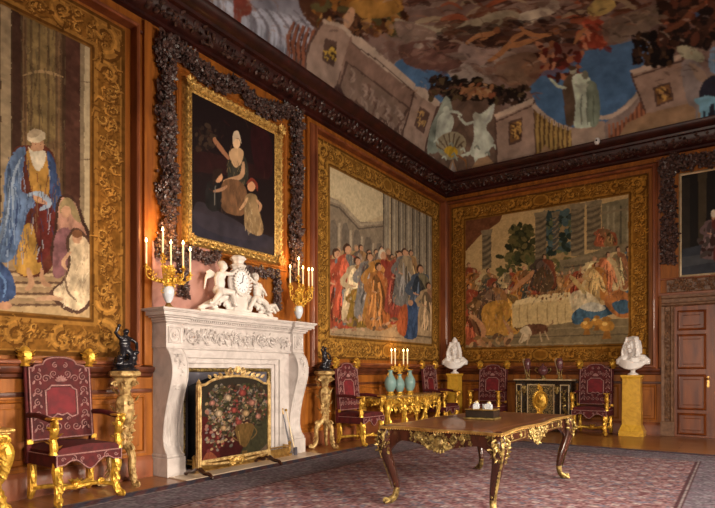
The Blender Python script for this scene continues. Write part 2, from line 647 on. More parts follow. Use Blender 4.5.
class Canvas:
    def __init__(s, us, vs, hit, base, gain=1.0, wob=0.012, seed=3, fine=14):
        s.us, s.vs, s.hit, s.gain = np.asarray(us), np.asarray(vs), hit, gain
        s.U, s.V = np.meshgrid(s.us, s.vs)
        s.c = np.zeros(s.U.shape + (3,))
        s.c[:] = lin(base) * gain
        s.WU = s.U + wob * vnoise(s.U, s.V, 9, seed, 2)
        s.WV = s.V + wob * vnoise(s.U, s.V, 9, seed + 1, 2)
        s.n1 = vnoise(s.U, s.V, fine, seed + 2, 2)
        s.n2 = vnoise(s.U * 2.2 + .3 * s.n1 / fine, s.V * 1.0, fine * .8, seed + 5, 3)
        s.rng = random.Random(seed)

    def poly_uv(s, pts, col, a=1.0, jit=0.22, fold=0.0):
        P = np.asarray(pts, float)
        m = 0.03
        i0, i1 = np.searchsorted(s.us, [P[:, 0].min() - m, P[:, 0].max() + m])
        j0, j1 = np.searchsorted(s.vs, [P[:, 1].min() - m, P[:, 1].max() + m])
        if i1 <= i0 or j1 <= j0:
            return
        U, V = s.WU[j0:j1, i0:i1], s.WV[j0:j1, i0:i1]
        ins = np.zeros(U.shape, bool)
        n = len(P)
        for k in range(n):
            x1, y1 = P[k]
            x2, y2 = P[(k + 1) % n]
            if y1 == y2:
                continue
            c = ((V < y1) != (V < y2)) & (U < (x2 - x1) * (V - y1) / (y2 - y1) + x1)
            ins ^= c
        k = 1 + jit * s.n1[j0:j1, i0:i1] + fold * s.n2[j0:j1, i0:i1]
        newc = lin(col)[None, None] * s.gain * np.clip(k, .15, 2.2)[..., None]
        sub = s.c[j0:j1, i0:i1]
        sub[ins] = sub[ins] * (1 - a) + newc[ins] * a

    def poly(s, pts, col, **kw):
        s.poly_uv([s.hit(x, y) for x, y in pts], col, **kw)

    def curve(s, pts, col, n=5, **kw):
        s.poly([tuple(p) for p in spline(pts, n, True)], col, **kw)

    def ell(s, cx, cy, rx, ry, col, ang=0.0, n=14, **kw):
        ca, sa = math.cos(ang), math.sin(ang)
        s.poly([(cx + rx * math.cos(t) * ca - ry * math.sin(t) * sa, cy + rx * math.cos(t) * sa + ry * math.sin(t) * ca)
                for t in np.linspace(0, 2 * math.pi, n, endpoint=False)], col, **kw)

    def stroke(s, pts, w, col, taper=0.6, sm=True, **kw):
        P = spline(pts, 5) if sm and len(pts) > 2 else [np.array(p, float) for p in pts]
        n = len(P)
        a, b = [], []
        for i in range(n):
            t = P[min(i + 1, n - 1)] - P[max(i - 1, 0)]
            q = np.array((-t[1], t[0])) / (np.hypot(*t) + 1e-9)
            ww = w * .5 * (1 - taper * abs(2 * i / (n - 1) - 1) ** 2)
            a.append(P[i] + q * ww)
            b.append(P[i] - q * ww)
        s.poly([tuple(p) for p in a + b[::-1]], col, **kw)

    def dabs(s, x0, x1, y0, y1, n, cols, r=(1, 3), asp=1.6, ang=None, inside=None, **kw):
        for _ in range(n):
            x, y = s.rng.uniform(x0, x1), s.rng.uniform(y0, y1)
            if inside and not inside(x, y):
                continue
            q = s.rng.uniform(*r)
            s.ell(x, y, q * asp, q, s.rng.choice(cols), s.rng.uniform(0, 3.14) if ang is None else ang + s.rng.uniform(-.3, .3), 8, **kw)

    def figure(s, x, y, h, robe, robe2, skin=(190, 140, 105), hair=(70, 45, 30), lean=0.0, w=0.42, arm=1, under=None):
        """draped standing figure; x,y = feet, h = height"""
        hw = h * w * .5
        def q(u, v):
            return (x + u * hw + lean * v * h, y - v * h)
        s.curve([q(-1, 0), q(-.95, .35), q(-.7, .62), q(-.75, .80), q(-.25, .86), q(.25, .86), q(.75, .80), q(.65, .6), q(.9, .35), q(1.0, 0)], robe, fold=.45)
        s.curve([q(-.1, .84), q(.7, .78), q(.95, .5), q(1.0, .1), q(.45, .02), q(.3, .4)], robe2, fold=.45)
        dk = tuple(c * .5 for c in robe)
        lt = tuple(min(255, c * 1.35 + 12) for c in robe)
        s.curve([q(-.2, .82), q(.5, .6), q(.85, .3), q(.7, .2), q(.1, .42), q(-.6, .62)], s.rng.choice((robe2, lt, dk)), fold=.45, a=.75)
        for k in range(9):
            u = s.rng.uniform(-.85, .9)
            v0, v1 = s.rng.uniform(.35, .75), s.rng.uniform(.02, .3)
            s.stroke([q(u * .5, v0), q(u * .8 + s.rng.uniform(-.15, .15), (v0 + v1) / 2), q(u, v1)], h * .026 + .5, dk if k % 2 else lt, a=.8)
        s.stroke([q(-.62, .76), q(-1.05 * arm, .60), q(-.35 * arm, .52)], h * .085, robe if arm > 0 else robe2)
        s.stroke([q(-.55 * arm, .56), q(-.1 * arm, .53)], h * .05, skin)
        s.ell(q(0, .93)[0], q(0, .93)[1], h * .052, h * .066, hair)
        s.ell(q(.04, .92)[0] + h * .008, q(0, .92)[1] + h * .008, h * .040, h * .052, skin)

    def warp(s, cells=2.0, sc=16, seed=9, oct_=2):
        """feather the painted edges: every spot takes its colour from a slightly shifted one"""
        nv, nu = s.U.shape
        a, b = vnoise(s.U, s.V, sc, seed, oct_), vnoise(s.U, s.V, sc, seed + 1, oct_)
        i = np.clip(np.arange(nv)[:, None] + np.round(a * cells * 1.6).astype(int), 0, nv - 1)
        j = np.clip(np.arange(nu)[None, :] + np.round(b * cells * 1.6).astype(int), 0, nu - 1)
        s.c = s.c[i, j]

    def blur(s, k=1, amt=1.0):
        for _ in range(k):
            c = s.c
            p = np.pad(c, ((1, 1), (1, 1), (0, 0)), 'edge')
            b = (p[:-2, 1:-1] + p[2:, 1:-1] + p[1:-1, :-2] + p[1:-1, 2:] + 2 * c) / 6
            s.c = c * (1 - amt) + b * amt

    def mesh(s, name, m, parent, place, mask=None, label=None):
        """place(U,V) -> xyz arrays"""
        nv, nu = s.U.shape
        X, Y, Z = place(s.U, s.V)
        co = np.stack([X, Y, Z], -1).reshape(-1, 3)
        idx = np.arange(nv * nu).reshape(nv, nu)
        q = np.stack([idx[:-1, :-1], idx[:-1, 1:], idx[1:, 1:], idx[1:, :-1]], -1).reshape(-1, 4)
        if mask is not None:
            mm = mask(s.U, s.V)
            mc = (mm[:-1, :-1]).reshape(-1)
            q = q[mc]
        used = np.unique(q)
        remap = np.full(nv * nu, -1)
        remap[used] = np.arange(len(used))
        q = remap[q]
        co = co[used]
        col = np.concatenate([np.clip(s.c.reshape(-1, 3)[used], 0, 1), np.ones((len(used), 1))], 1)
        me = bpy.data.meshes.new(name)
        me.vertices.add(len(co))
        me.vertices.foreach_set('co', co.astype(np.float32).ravel())
        me.loops.add(q.size)
        me.loops.foreach_set('vertex_index', q.ravel().astype(np.int32))
        me.polygons.add(len(q))
        me.polygons.foreach_set('loop_start', (np.arange(len(q)) * 4).astype(np.int32))
        me.polygons.foreach_set('use_smooth', np.ones(len(q), bool))
        me.update(calc_edges=True)
        at = me.color_attributes.new('Col', 'FLOAT_COLOR', 'POINT')
        at.data.foreach_set('color', col.astype(np.float32).ravel())
        me.materials.append(m)
        o = bpy.data.objects.new(name, me)
        COL.objects.link(o)
        if parent is not None:
            o.parent = parent
        if label:
            o['label'] = label
        return o
# ================================================================ THE SETTING
DADO = 1.30
CORN0 = 5.66          # underside of the cornice
TOPW = 6.02

mb = MB().box(0, ROOM_X, ROOM_Y, 0, -0.12, 0)
struct(mb.build('floor', 'floor', None, False))

FB0, FB1, FBZ = -8.04, -6.50, 1.30       # fire opening cut in the left wall
mb = MB()
mb.box(-0.7, 0, ROOM_Y, FB0, 0, TOPW).box(-0.7, 0, FB1, 0.3, 0, TOPW).box(-0.7, 0, FB0, FB1, FBZ, TOPW)
struct(mb.build('wall_left', 'oak', None, False))
mb = MB().box(0, ROOM_X + .3, 0, 0.3, 0, TOPW)
struct(mb.build('wall_back', 'oak', None, False))
mb = MB()
ys = [ROOM_Y] + [q for wy, ww in WINDOWS for q in (wy - ww / 2, wy + ww / 2)] + [0]
mb.box(ROOM_X, ROOM_X + .3, ROOM_Y, 0, 0, 0.8).box(ROOM_X, ROOM_X + .3, ROOM_Y, 0, 3.9, TOPW)
for k in range(0, len(ys), 2):
    mb.box(ROOM_X, ROOM_X + .3, ys[k], ys[k + 1], 0.8, 3.9)
struct(mb.build('wall_right', 'oak', None, False))
mb = MB().box(-0.7, 5.2, ROOM_Y - .3, ROOM_Y, 0, TOPW).box(8.0, ROOM_X + .3, ROOM_Y - .3, ROOM_Y, 0, TOPW)
mb.box(5.2, 8.0, ROOM_Y - .3, ROOM_Y, 0, 1.2).box(5.2, 8.0, ROOM_Y - .3, ROOM_Y, 3.4, TOPW)
struct(mb.build('wall_front', 'oak', None, False))
for k, (wy, ww) in enumerate(WINDOWS):
    fr = MB()
    y0, y1 = wy - ww / 2, wy + ww / 2
    for a in (y0, wy - .03, y1 - .06):
        fr.box(ROOM_X + .08, ROOM_X + .16, a, a + .06, .8, 3.9)
    for z in (.8, 1.55, 2.32, 3.1, 3.84):
        fr.box(ROOM_X + .09, ROOM_X + .15, y0, y1, z, z + .06)
    o = struct(fr.build('window_%d' % (k + 1), 'oak_dark', None, False))
    MB().box(ROOM_X + .11, ROOM_X + .12, y0, y1, .8, 3.9).build('pane', 'pane', o, False)


# ---- mouldings that run round the room
def run(name, prof, m, y_end=ROOM_Y, x_end=ROOM_X, gapL=(), gapB=()):
    """profile [(projection, z)] run along the left and the back wall with a mitred corner; gaps leave it out"""
    mb = MB()
    n = len(prof)

    def seg(a, b):
        vs = [a(p) for p in prof] + [b(p) for p in prof]
        fs = [(i, i + 1, n + i + 1, n + i) for i in range(n - 1)] + [tuple(range(n)), tuple(reversed(range(n, 2 * n)))]
        fs.append((n - 1, 0, n, 2 * n - 1))
        mb.add(vs, fs)
    ends = [y_end] + [g for gp in gapL for g in gp]
    for k in range(0, len(ends), 2):
        y0 = ends[k]
        if k + 1 < len(ends):
            y1 = ends[k + 1]
            seg(lambda p: (p[0], y0, p[1]), lambda p: (p[0], y1, p[1]))
        else:
            seg(lambda p: (p[0], y0, p[1]), lambda p: (p[0], -p[0], p[1]))
    e = [g for gp in gapB for g in gp] + [x_end]
    st = None
    for k in range(0, len(e), 2):
        x1 = e[k]
        if st is None:
            seg(lambda p: (p[0], -p[0], p[1]), lambda p: (x1, -p[0], p[1]))
        else:
            seg(lambda p: (st, -p[0], p[1]), lambda p: (x1, -p[0], p[1]))
        if k + 1 < len(e):
            st = e[k + 1]
    return struct(mb.build(name, m, None, True))


cor = run('trim_1', [(0, 5.62), (.05, 5.64), (.05, 5.68), (.09, 5.70), (.15, 5.74), (.19, 5.82), (.20, 5.88), (.26, 5.89), (.27, 5.93),
                     (.33, 5.95), (.38, 6.00), (.40, 6.04), (.40, 6.07), (0, 6.07)], 'cornice')
rng = random.Random(5)
mb = MB()
for y in np.arange(-12.5, -.12, .115):
    for j in range(3):
        mb.leaf((.13 + .03 * j, y + rng.uniform(-.03, .03), 5.70 + .05 * j + rng.uniform(-.02, .02)), (.3, rng.uniform(-1, 1), rng.uniform(-.3, 1)), (1, 0, -.4), .085, .030)
    mb.ell((.16, y, 5.76), .022, 5, 3)
for x in np.arange(.14, 9.0, .115):
    for j in range(3):
        mb.leaf((x + rng.uniform(-.03, .03), -.13 - .03 * j, 5.70 + .05 * j + rng.uniform(-.02, .02)), (rng.uniform(-1, 1), -.3, rng.uniform(-.3, 1)), (0, -1, -.4), .085, .030)
    mb.ell((x, -.16, 5.76), .022, 5, 3)
mb.build('carved_leaf_band', 'carving', cor)

GAPL = [(-8.44, -5.82)]
DOOR = [(4.74, 6.7)]
run('baseboard_left', [(0, 0), (.05, 0), (.05, .20), (.035, .23), (.02, .26), (0, .26)], 'oak_red', gapL=GAPL, gapB=DOOR)
run('trim_2', [(0, 1.22), (.03, 1.24), (.035, 1.27), (.07, 1.29), (.085, 1.33), (.085, 1.345), (.03, 1.36), (0, 1.37)], 'oak_dark', gapL=GAPL, gapB=DOOR)
run('trim_3', [(0, 1.035), (.022, 1.04), (.026, 1.06), (.022, 1.08), (0, 1.085)], 'oak_dark', gapL=GAPL, gapB=DOOR)
run('trim_4', [(0, 5.42), (.02, 5.43), (.025, 5.45), (0, 5.46)], 'oak_dark', gapL=[(-8.5, -5.42)], gapB=[(4.66, 9.4)])


def framed(mb, x0, x1, z0, z1, w=.05, d=.03):
    """raised panel moulding in wall coordinates"""
    mb.frame(x0, x1, z0, z1, [(0, 0), (.008, d * .6), (w * .35, d), (w * .6, d * .7), (w, d * .9), (w + .006, 0)])


def wall_obj(mb, name, m, wall, kind=True):
    o = mb.build(name, m, None, True)
    if wall == 'L':
        o.rotation_euler = (0, 0, R90)
    if kind:
        struct(o)
    return o


# raised fields of the dado (left wall coordinates: x = position along the wall, viewer in -y)
TN = 5


def field(mb, x0, x1, z0, z1):
    framed(mb, x0, x1, z0, z1, .035, .022)
    mb.box(x0 + .05, x1 - .05, -.016, 0, z0 + .05, z1 - .05, .014)


mb = MB()
for a, b in ((-12.2, -10.9), (-10.8, -9.72), (-9.62, -8.56), (-5.72, -4.62), (-4.52, -3.1), (-3.0, -1.55), (-1.45, -.25)):
    field(mb, a, b, .34, .97)
wall_obj(mb, 'trim_5', 'oak', 'L')
mb = MB()
for a, b in ((.22, .92), (1.02, 2.0), (2.1, 3.0), (3.1, 3.92), (4.30, 4.62)):
    field(mb, a, b, .34, .97)
wall_obj(mb, 'trim_6', 'oak', 'B')

# deep frames in the panelling round the three tapestries, pilaster strips beside them
def tap_surround(x0, x1, z0, z1, name, wall):
    mb = MB()
    mb.frame(x0, x1, z0, z1, [(0, 0), (0, .13), (.015, .145), (.04, .14), (.05, .10), (.075, .085), (.10, .04), (.105, 0)])
    return wall_obj(mb, name, 'oak_red', wall)


tap_surround(-12.9, -8.72, 1.42, 5.40, 'trim_7', 'L')
tap_surround(-5.28, -.30, 1.45, 5.42, 'trim_8', 'L')
tap_surround(.10, 4.60, 1.42, 5.42, 'trim_9', 'B')
mb = MB().box(-8.56, -8.46, -.05, 0, 1.37, 5.6, .01)
mb.box(-5.46, -5.40, -.05, 0, 1.37, 5.6, .01)
wall_obj(mb, 'trim_10', 'oak', 'L')
# panel behind the portrait and the pink marble field over the shelf
mb = MB()
framed(mb, -8.02, -6.0, 2.95, 5.22, .05, .03)
wall_obj(mb, 'trim_11', 'oak', 'L')
mb = MB().box(-8.43, -8.0, -.02, 0, 2.10, 2.92).box(-8.0, -7.35, -.02, 0, 2.10, 2.98)
wall_obj(mb, 'trim_12', 'pink_marble', 'L')

# ---- the door and its carved surround
d = MB()
dx0, dx1, dz = 4.975, 6.24, 2.58
d.box(dx0, dx1, -.035, 0.0, 0, dz, .004)
door = struct(d.build('door_1', 'door_wood', None, False))
for (x0, x1) in ((5.07, 5.47), (5.74, 6.14)):
    for z0, z1 in ((.09, .43), (.58, 1.19), (1.38, 1.98), (2.14, 2.45)):
        pn = MB()
        pn.frame(x0, x1, z0, z1, [(0, .03), (0, .06), (.018, .07), (.04, .05), (.045, .03)])
        pn.box(x0 + .05, x1 - .05, -.055, -.03, z0 + .05, z1 - .05, .018)
        pn.build('door_panel', 'door_wood', door)
h = MB()
d2 = MB().box(5.595, 5.615, -.05, -.03, 0, dz, .004).build('meeting_bead', 'door_wood', door)
h.box(dx0 + .55, dx0 + .585, -.055, -.03, .98, 1.20, .004)
h.tube([(dx0 + .567, -.05, 1.15), (dx0 + .567, -.10, 1.15)], .008, 8)
h.ell((dx0 + .567, -.115, 1.15), (.026, .018, .026), 12, 8)
h.build('door_handle', 'brass', door)
s_ = MB()
prof = [(0, 0), (0, .05), (.03, .09), (.05, .09), (.08, .06), (.15, .06), (.17, .10), (.22, .11), (.225, 0)]
s_.add([], [])
for x0, sg in ((dx0, -1), (dx1, 1)):
    pts = [(x0 + sg * a, -dd) for a, dd in prof]
    if sg < 0:
        pts = pts[::-1]
    s_.prism_z(pts, 0, dz)
s_.prism_x([(-dd, dz + a) for a, dd in prof], dx0 - .22, dx1 + .22)
s_.box(dx0 - .235, dx0 + .004, -.12, 0, 0, .30, .01).box(dx1 - .004, dx1 + .235, -.12, 0, 0, .30, .01)
o = struct(s_.build('trim_13', 'surround', None))
s_ = MB()
rng = random.Random(9)
s_.foliage([(dx0 - .115, -.06, .34), (dx0 - .115, -.06, 2.5)], .045, 260, .055, rng, .02)
s_.build('carved_leaf_strip', 'surround', o)
s_ = MB().box(4.70, 6.9, -.06, 0, 2.80, 2.86, .01).box(4.72, 6.9, -.05, 0, 3.12, 3.15, .01).box(4.66, 4.73, -.05, 0, 2.8, 5.55, .01)
wall_obj(s_, 'trim_14', 'oak_red', 'B')

# ---- ceiling with its painted cove
def arc(d):
    d = np.asarray(d, float)
    dc = np.clip(d, 0, COVE_R)
    return np.where(d < COVE_R, COVE_R * np.arccos(1 - dc / COVE_R), COVE_R * math.pi / 2 + d - COVE_R)


def arc_inv(s):
    s = np.asarray(s, float)
    return np.where(s < COVE_R * math.pi / 2, COVE_R * (1 - np.cos(np.clip(s, 0, 2.8) / COVE_R)), COVE_R + s - COVE_R * math.pi / 2)


def chart_ceiling(px, py):
    x, y = on_ceiling(px, py)
    return float(arc(max(x - LIP, 0))), -float(arc(max(-LIP - y, 0)))


WX = float(arc(ROOM_X - .3 - LIP))
WY = float(arc(-ROOM_Y - .3 - LIP))
us = np.concatenate([np.arange(0, 7.6, .02), np.arange(7.6, WX + .2, .2)])
us = us[us <= WX + .3]
vs = np.concatenate([np.arange(-WY - .2, -12, .2), np.arange(-12, 0.001, .02)])
vs[-1] = 0.0
CV = Canvas(us, vs, chart_ceiling, (92, 68, 60), 1.0, wob=.012, seed=11, fine=3.2)
_poly0 = CV.poly


def sub_poly(pts, col, **kw):
    q = []
    n = len(pts)
    for i in range(n):
        a, b = np.array(pts[i], float), np.array(pts[(i + 1) % n], float)
        k = max(1, int(np.hypot(*(b - a)) / 9))
        q += [tuple(a + (b - a) * t / k) for t in range(k)]
    _poly0(q, col, **kw)


CV.poly = sub_poly
c = CV
# cloudy heaven: swirling warm greys
n_ = vnoise(c.U, c.V, .55, 31, 4)
n2_ = vnoise(c.U + .6 * n_, c.V - .6 * n_, 1.1, 33, 4)
for ch, (a, b, e) in enumerate(zip(lin((62, 40, 36)), lin((120, 96, 84)), lin((150, 135, 122)))):
    t = np.clip(.5 + n_ * 1.1 + n2_ * .5, 0, 1)
    c.c[..., ch] = np.where(t < .6, a + (b - a) * t / .6, b + (e - b) * (t - .6) / .4)
SKY = (72, 100, 128)
c.curve([(396, 62), (420, 58), (446, 70), (452, 92), (436, 104), (412, 100), (396, 84)], SKY, jit=.1)
c.poly([(528, 88), (545, 70), (566, 56), (590, 50), (618, 44), (640, 34), (652, 44), (640, 90), (604, 124), (575, 134), (540, 112)], SKY, jit=.1)
c.curve([(690, 6), (715, 2), (730, 20), (700, 22)], (60, 78, 100))
# pale draperies and figures on the left side
c.curve([(186, -6), (300, -10), (318, 14), (300, 40), (280, 66), (262, 52), (230, 22)], (128, 124, 128), fold=.5, jit=.3)
for k in range(26):
    x = 205 + k * 4
    c.stroke([(x, -6 + k), (x + 14, 12 + k * 1.1), (x + 8 + k * .5, 28 + k * 1.3)], 3.0, (165, 163, 166) if k % 3 else (98, 90, 92), a=.75)
c.curve([(232, -4), (246, -4), (252, 12), (240, 16)], (110, 52, 40), fold=.4)
c.curve([(300, -6), (352, -8), (340, 22), (312, 26)], (70, 42, 26), fold=.5)
for k, x in enumerate(range(288, 314, 5)):
    c.stroke([(x + 6, 22 + k * 2), (x, 38 + k * 3), (x + 2, 52 + k * 4.5)], 3.2, (122, 72, 50), taper=.3)
    c.stroke([(x + 8, 22 + k * 2), (x + 2.4, 38 + k * 3), (x + 4, 52 + k * 4.5)], 1.2, (60, 34, 26), taper=.3)
# dark garlands, gold drapes and hunters over the left balustrade
c.dabs(318, 405, -4, 34, 150, [(88, 52, 24), (130, 84, 36), (52, 28, 18), (150, 110, 60), (78, 70, 40)], (2, 5), 1.9, fold=.3)
c.curve([(350, 2), (386, -4), (404, 8), (382, 18), (356, 16)], (150, 108, 50), fold=.6)
c.dabs(338, 362, 16, 44, 60, [(38, 24, 18), (70, 44, 28), (92, 60, 38)], (1.5, 3.5))
c.ell(349, 18, 5, 11, (168, 130, 98), .3)
# long top band of cream and dark robes
for k in range(90):
    x, y = c.rng.uniform(395, 715), c.rng.uniform(-6, 26)
    ln = c.rng.uniform(14, 40)
    c.stroke([(x, y), (x + ln * .5, y - c.rng.uniform(0, 9)), (x + ln, y - c.rng.uniform(-4, 12))], c.rng.uniform(3, 8),
             c.rng.choice([(150, 132, 104), (104, 62, 42), (60, 34, 26), (132, 112, 98), (84, 50, 36), (140, 74, 46)]), a=.8, fold=.3)
c.curve([(395, 18), (430, 26), (470, 20), (505, 10), (520, 16), (496, 30), (450, 36), (410, 30)], (148, 136, 112), fold=.6)
c.curve([(520, 14), (546, 6), (552, -4), (560, 8), (540, 20), (524, 26)], (170, 160, 140), fold=.5)
c.curve([(395, 22), (416, 24), (436, 34), (428, 48), (404, 44)], (120, 98, 84), jit=.3)
c.curve([(400, 46), (440, 40), (470, 50), (452, 70), (410, 66)], (96, 66, 56), jit=.5)
c.curve([(462, 44), (492, 44), (500, 58), (478, 66), (460, 60)], (150, 128, 116), jit=.4)
# tumbling brown figures
c.curve([(452, 30), (480, 26), (520, 31), (556, 25), (566, 34), (546, 43), (500, 46), (466, 43)], (58, 32, 22), jit=.4, a=.75)
c.dabs(440, 574, 20, 50, 70, [(50, 30, 24), (74, 44, 30), (38, 24, 22), (92, 60, 44)], (1.5, 4.5), 2.2, ang=-.1, a=.75)
SK = (160, 112, 72)
for pts, wd in (([(488, 62), (500, 54), (508, 46), (520, 44), (536, 38), (548, 34)], 6), ([(508, 46), (514, 38), (524, 33)], 5),
                ([(520, 27), (528, 33), (538, 36), (552, 34)], 5), ([(466, 44), (478, 36), (490, 34), (498, 30)], 5), ([(480, 40), (488, 38)], 4),
                ([(522, 68), (530, 62), (540, 54), (556, 44)], 5), ([(534, 74), (546, 66), (556, 60)], 4), ([(536, 58), (548, 56), (560, 60)], 4)):
    c.stroke(pts, wd, SK, taper=.5)
for x, y in ((497, 30), (556, 31), (552, 44), (566, 58)):
    c.ell(x, y, 3.4, 3.8, (130, 84, 54))
c.curve([(528, 56), (560, 44), (580, 46), (572, 66), (548, 76), (530, 72)], (104, 58, 44), fold=.5, a=.5)
c.dabs(526, 582, 44, 78, 46, [(150, 96, 66), (104, 42, 34), (84, 34, 28), (168, 118, 86), (60, 30, 24)], (1.5, 3.6), 2.0)
c.curve([(500, 60), (532, 52), (540, 74), (524, 90), (506, 84), (494, 72)], (112, 84, 64), jit=.4, a=.8)
c.curve([(582, 22), (598, 18), (608, 30), (606, 46), (590, 48), (580, 46), (586, 34)], (140, 62, 44), fold=.6)
c.dabs(578, 610, 24, 50, 34, [(168, 92, 62), (96, 42, 34), (150, 72, 48), (190, 130, 96)], (1, 2.6), 2, a=.8)
c.ell(593, 17, 4, 4, (150, 100, 66))
c.curve([(588, 8), (602, -4), (616, 4), (606, 14), (592, 16)], (168, 148, 90), fold=.5)
c.stroke([(586, 28), (580, 34), (574, 44)], 4, SK)
c.curve([(606, 20), (640, 10), (668, 0), (680, 8), (648, 30), (618, 42), (604, 40)], (112, 96, 80), jit=.4, a=.8)
c.curve([(610, 30), (640, 22), (650, 30), (620, 44)], (128, 110, 92), jit=.3, a=.7)
STN, STD, STL = (142, 116, 98), (80, 58, 48), (172, 150, 128)


def pedestal(q, relief=None, panel=None):
    c.poly(q, STN, jit=.15)
    a, b = q[0], q[1]
    c.stroke([a, b], 5, STL, taper=0, sm=False)
    c.stroke([(a[0] + .5, a[1] + 5), (b[0] - .5, b[1] + 5)], 1.4, STD, taper=0, sm=False)
    c.stroke([q[0], q[-1]], 1.8, STD, taper=0, sm=False)
    c.stroke([q[1], q[2]], 1.8, STD, taper=0, sm=False)
    if relief:
        m = relief
        c.poly(m, STD)
        cx, cy = sum(p[0] for p in m) / 4, sum(p[1] for p in m) / 4
        ins = [(cx + (p[0] - cx) * .8, cy + (p[1] - cy) * .8) for p in m]
        c.poly(ins, (110, 76, 44))
        for k in range(14):
            t, s = c.rng.uniform(.15, .85), c.rng.uniform(.12, .88)
            p = [ins[0][j] * (1 - t) * (1 - s) + ins[1][j] * t * (1 - s) + ins[2][j] * t * s + ins[3][j] * (1 - t) * s for j in (0, 1)]
            c.stroke([(p[0] - 2, p[1] - 2), (p[0] + 2, p[1]), (p[0] + 1, p[1] + 3)], 1.9, (176, 134, 70) if k % 2 else (64, 42, 30))


# painted stone parapet, left wall
c.poly([(284, 72), (306, 68), (300, 90)], (100, 66, 48))
c.poly([(323, 21), (341, 25), (352, 36), (338, 83), (330, 92), (304, 74), (309, 46)], STN)
c.stroke([(323, 21), (342, 27), (352, 37)], 4, STL, taper=0)
c.stroke([(323, 22), (309, 46), (304, 74)], 2.2, STD, taper=0)
c.stroke([(352, 38), (344, 62), (338, 84)], 2.0, STD, taper=0)
c.poly([(325, 38), (337, 42), (334, 68), (322, 60)], STD)
for k in range(16):
    x, y = c.rng.uniform(325, 335), c.rng.uniform(41, 64)
    c.stroke([(x - 2, y - 1), (x + 1.5, y), (x, y + 3)], 1.8, (182, 146, 60) if k % 3 else (60, 40, 26))
c.poly([(351, 36), (360, 38), (414, 84), (414, 92), (401, 137), (338, 84), (343, 62)], (124, 96, 80))
c.poly([(352, 35), (362, 38), (416, 84), (414, 92), (352, 44)], STL)
c.stroke([(352, 43), (384, 66), (414, 92)], 1.5, STD, taper=0)
c.poly([(346, 60), (410, 108), (397, 133), (339, 88)], STD)
c.poly([(348, 63), (407, 108), (396, 129), (341, 87)], (118, 94, 78))
for k in range(34):
    x = c.rng.uniform(348, 402)
    y = 74 + (x - 345) * .78 + c.rng.uniform(-12, 16)
    c.stroke([(x, y), (x + 3, y + c.rng.uniform(2, 6)), (x - 1, y + c.rng.uniform(6, 12))], 2.6, c.rng.choice([(150, 126, 108), (92, 66, 54), (136, 112, 96)]), a=.8)
c.poly([(416, 86), (424, 88), (440, 102), (438, 108), (424, 152), (401, 137)], STN)
c.poly([(416, 86), (424, 88), (440, 102), (438, 108), (414, 92)], STL)
c.stroke([(438, 106), (432, 126), (424, 152)], 2.2, STD, taper=0)
c.stroke([(414, 92), (408, 116), (401, 137)], 1.8, STD, taper=0)
c.poly([(420, 106), (430, 113), (424, 134), (414, 126)], STD)
for k in range(8):
    x, y = c.rng.uniform(418, 427), c.rng.uniform(112, 128)
    c.stroke([(x - 2, y - 1), (x + 1.5, y), (x, y + 3)], 1.6, (150, 116, 70))
c.poly([(300, 68), (306, 68), (330, 88), (401, 137), (449, 168), (449, 178), (330, 99), (280, 64)], (150, 122, 98))
c.stroke([(306, 71), (340, 92), (401, 138), (448, 169)], 1.4, STD, taper=0)
# corner group: winged figures, shell, wreath
c.poly([(440, 104), (458, 92), (480, 90), (500, 104), (500, 160), (449, 172), (426, 150)], (96, 74, 60), jit=.4)
c.dabs(430, 480, 78, 100, 110, [(34, 24, 20), (60, 42, 32), (78, 62, 40), (24, 18, 16)], (1.5, 3.2))
c.dabs(488, 532, 86, 104, 90, [(34, 24, 20), (60, 42, 32), (78, 62, 40), (24, 18, 16)], (1.5, 3.0))
c.stroke([(456, 92), (476, 100), (496, 90), (478, 84), (458, 90), (454, 94)], 3.0, (38, 26, 20), taper=0)
c.ell(476, 91, 16, 4, (146, 104, 66), .02)
c.dabs(460, 494, 84, 98, 24, [(150, 104, 70), (120, 70, 46), (166, 130, 92)], (1.2, 2.2), 2)
W1, W2 = (176, 176, 156), (124, 128, 112)
c.curve([(446, 96), (452, 110), (444, 130), (440, 150), (428, 152), (430, 130), (438, 112)], W2, fold=.6)
c.curve([(438, 118), (448, 112), (454, 122), (446, 140), (436, 142)], W1, fold=.5)
c.ell(446, 110, 3.2, 4, W1)
c.stroke([(448, 112), (456, 112), (462, 116)], 3, W1)
c.curve([(474, 118), (484, 112), (494, 104), (492, 118), (486, 128), (494, 142), (482, 158), (470, 154), (474, 138)], W1, fold=.6)
c.stroke([(494, 104), (490, 116), (484, 124)], 3.5, (168, 168, 154))
c.ell(476, 116, 3.2, 4, (166, 160, 140))
c.stroke([(474, 121), (466, 124), (458, 116)], 3, W1)
c.stroke([(480, 140), (474, 150), (462, 156), (452, 154)], 3.5, W1)
c.curve([(436, 142), (444, 134), (456, 132), (466, 140), (462, 154), (450, 160), (440, 154)], (146, 132, 104))
for a in range(7):
    an = 3.5 + a * .36
    c.stroke([(451, 155), (451 + 16 * math.cos(an), 152 + 19 * math.sin(an))], 1.5, (96, 76, 56), taper=0, sm=False)
c.curve([(444, 150), (452, 146), (458, 152), (452, 158)], (178, 138, 40))
c.stroke([(452, 154), (462, 158), (470, 166)], 2, (120, 76, 40))
for k in range(16):
    x, y = c.rng.uniform(428, 494), c.rng.uniform(142, 160)
    c.stroke([(x, y), (x + 3, y - 2), (x + 5, y + 2)], 2, c.rng.choice([W1, W2, (88, 70, 56)]))
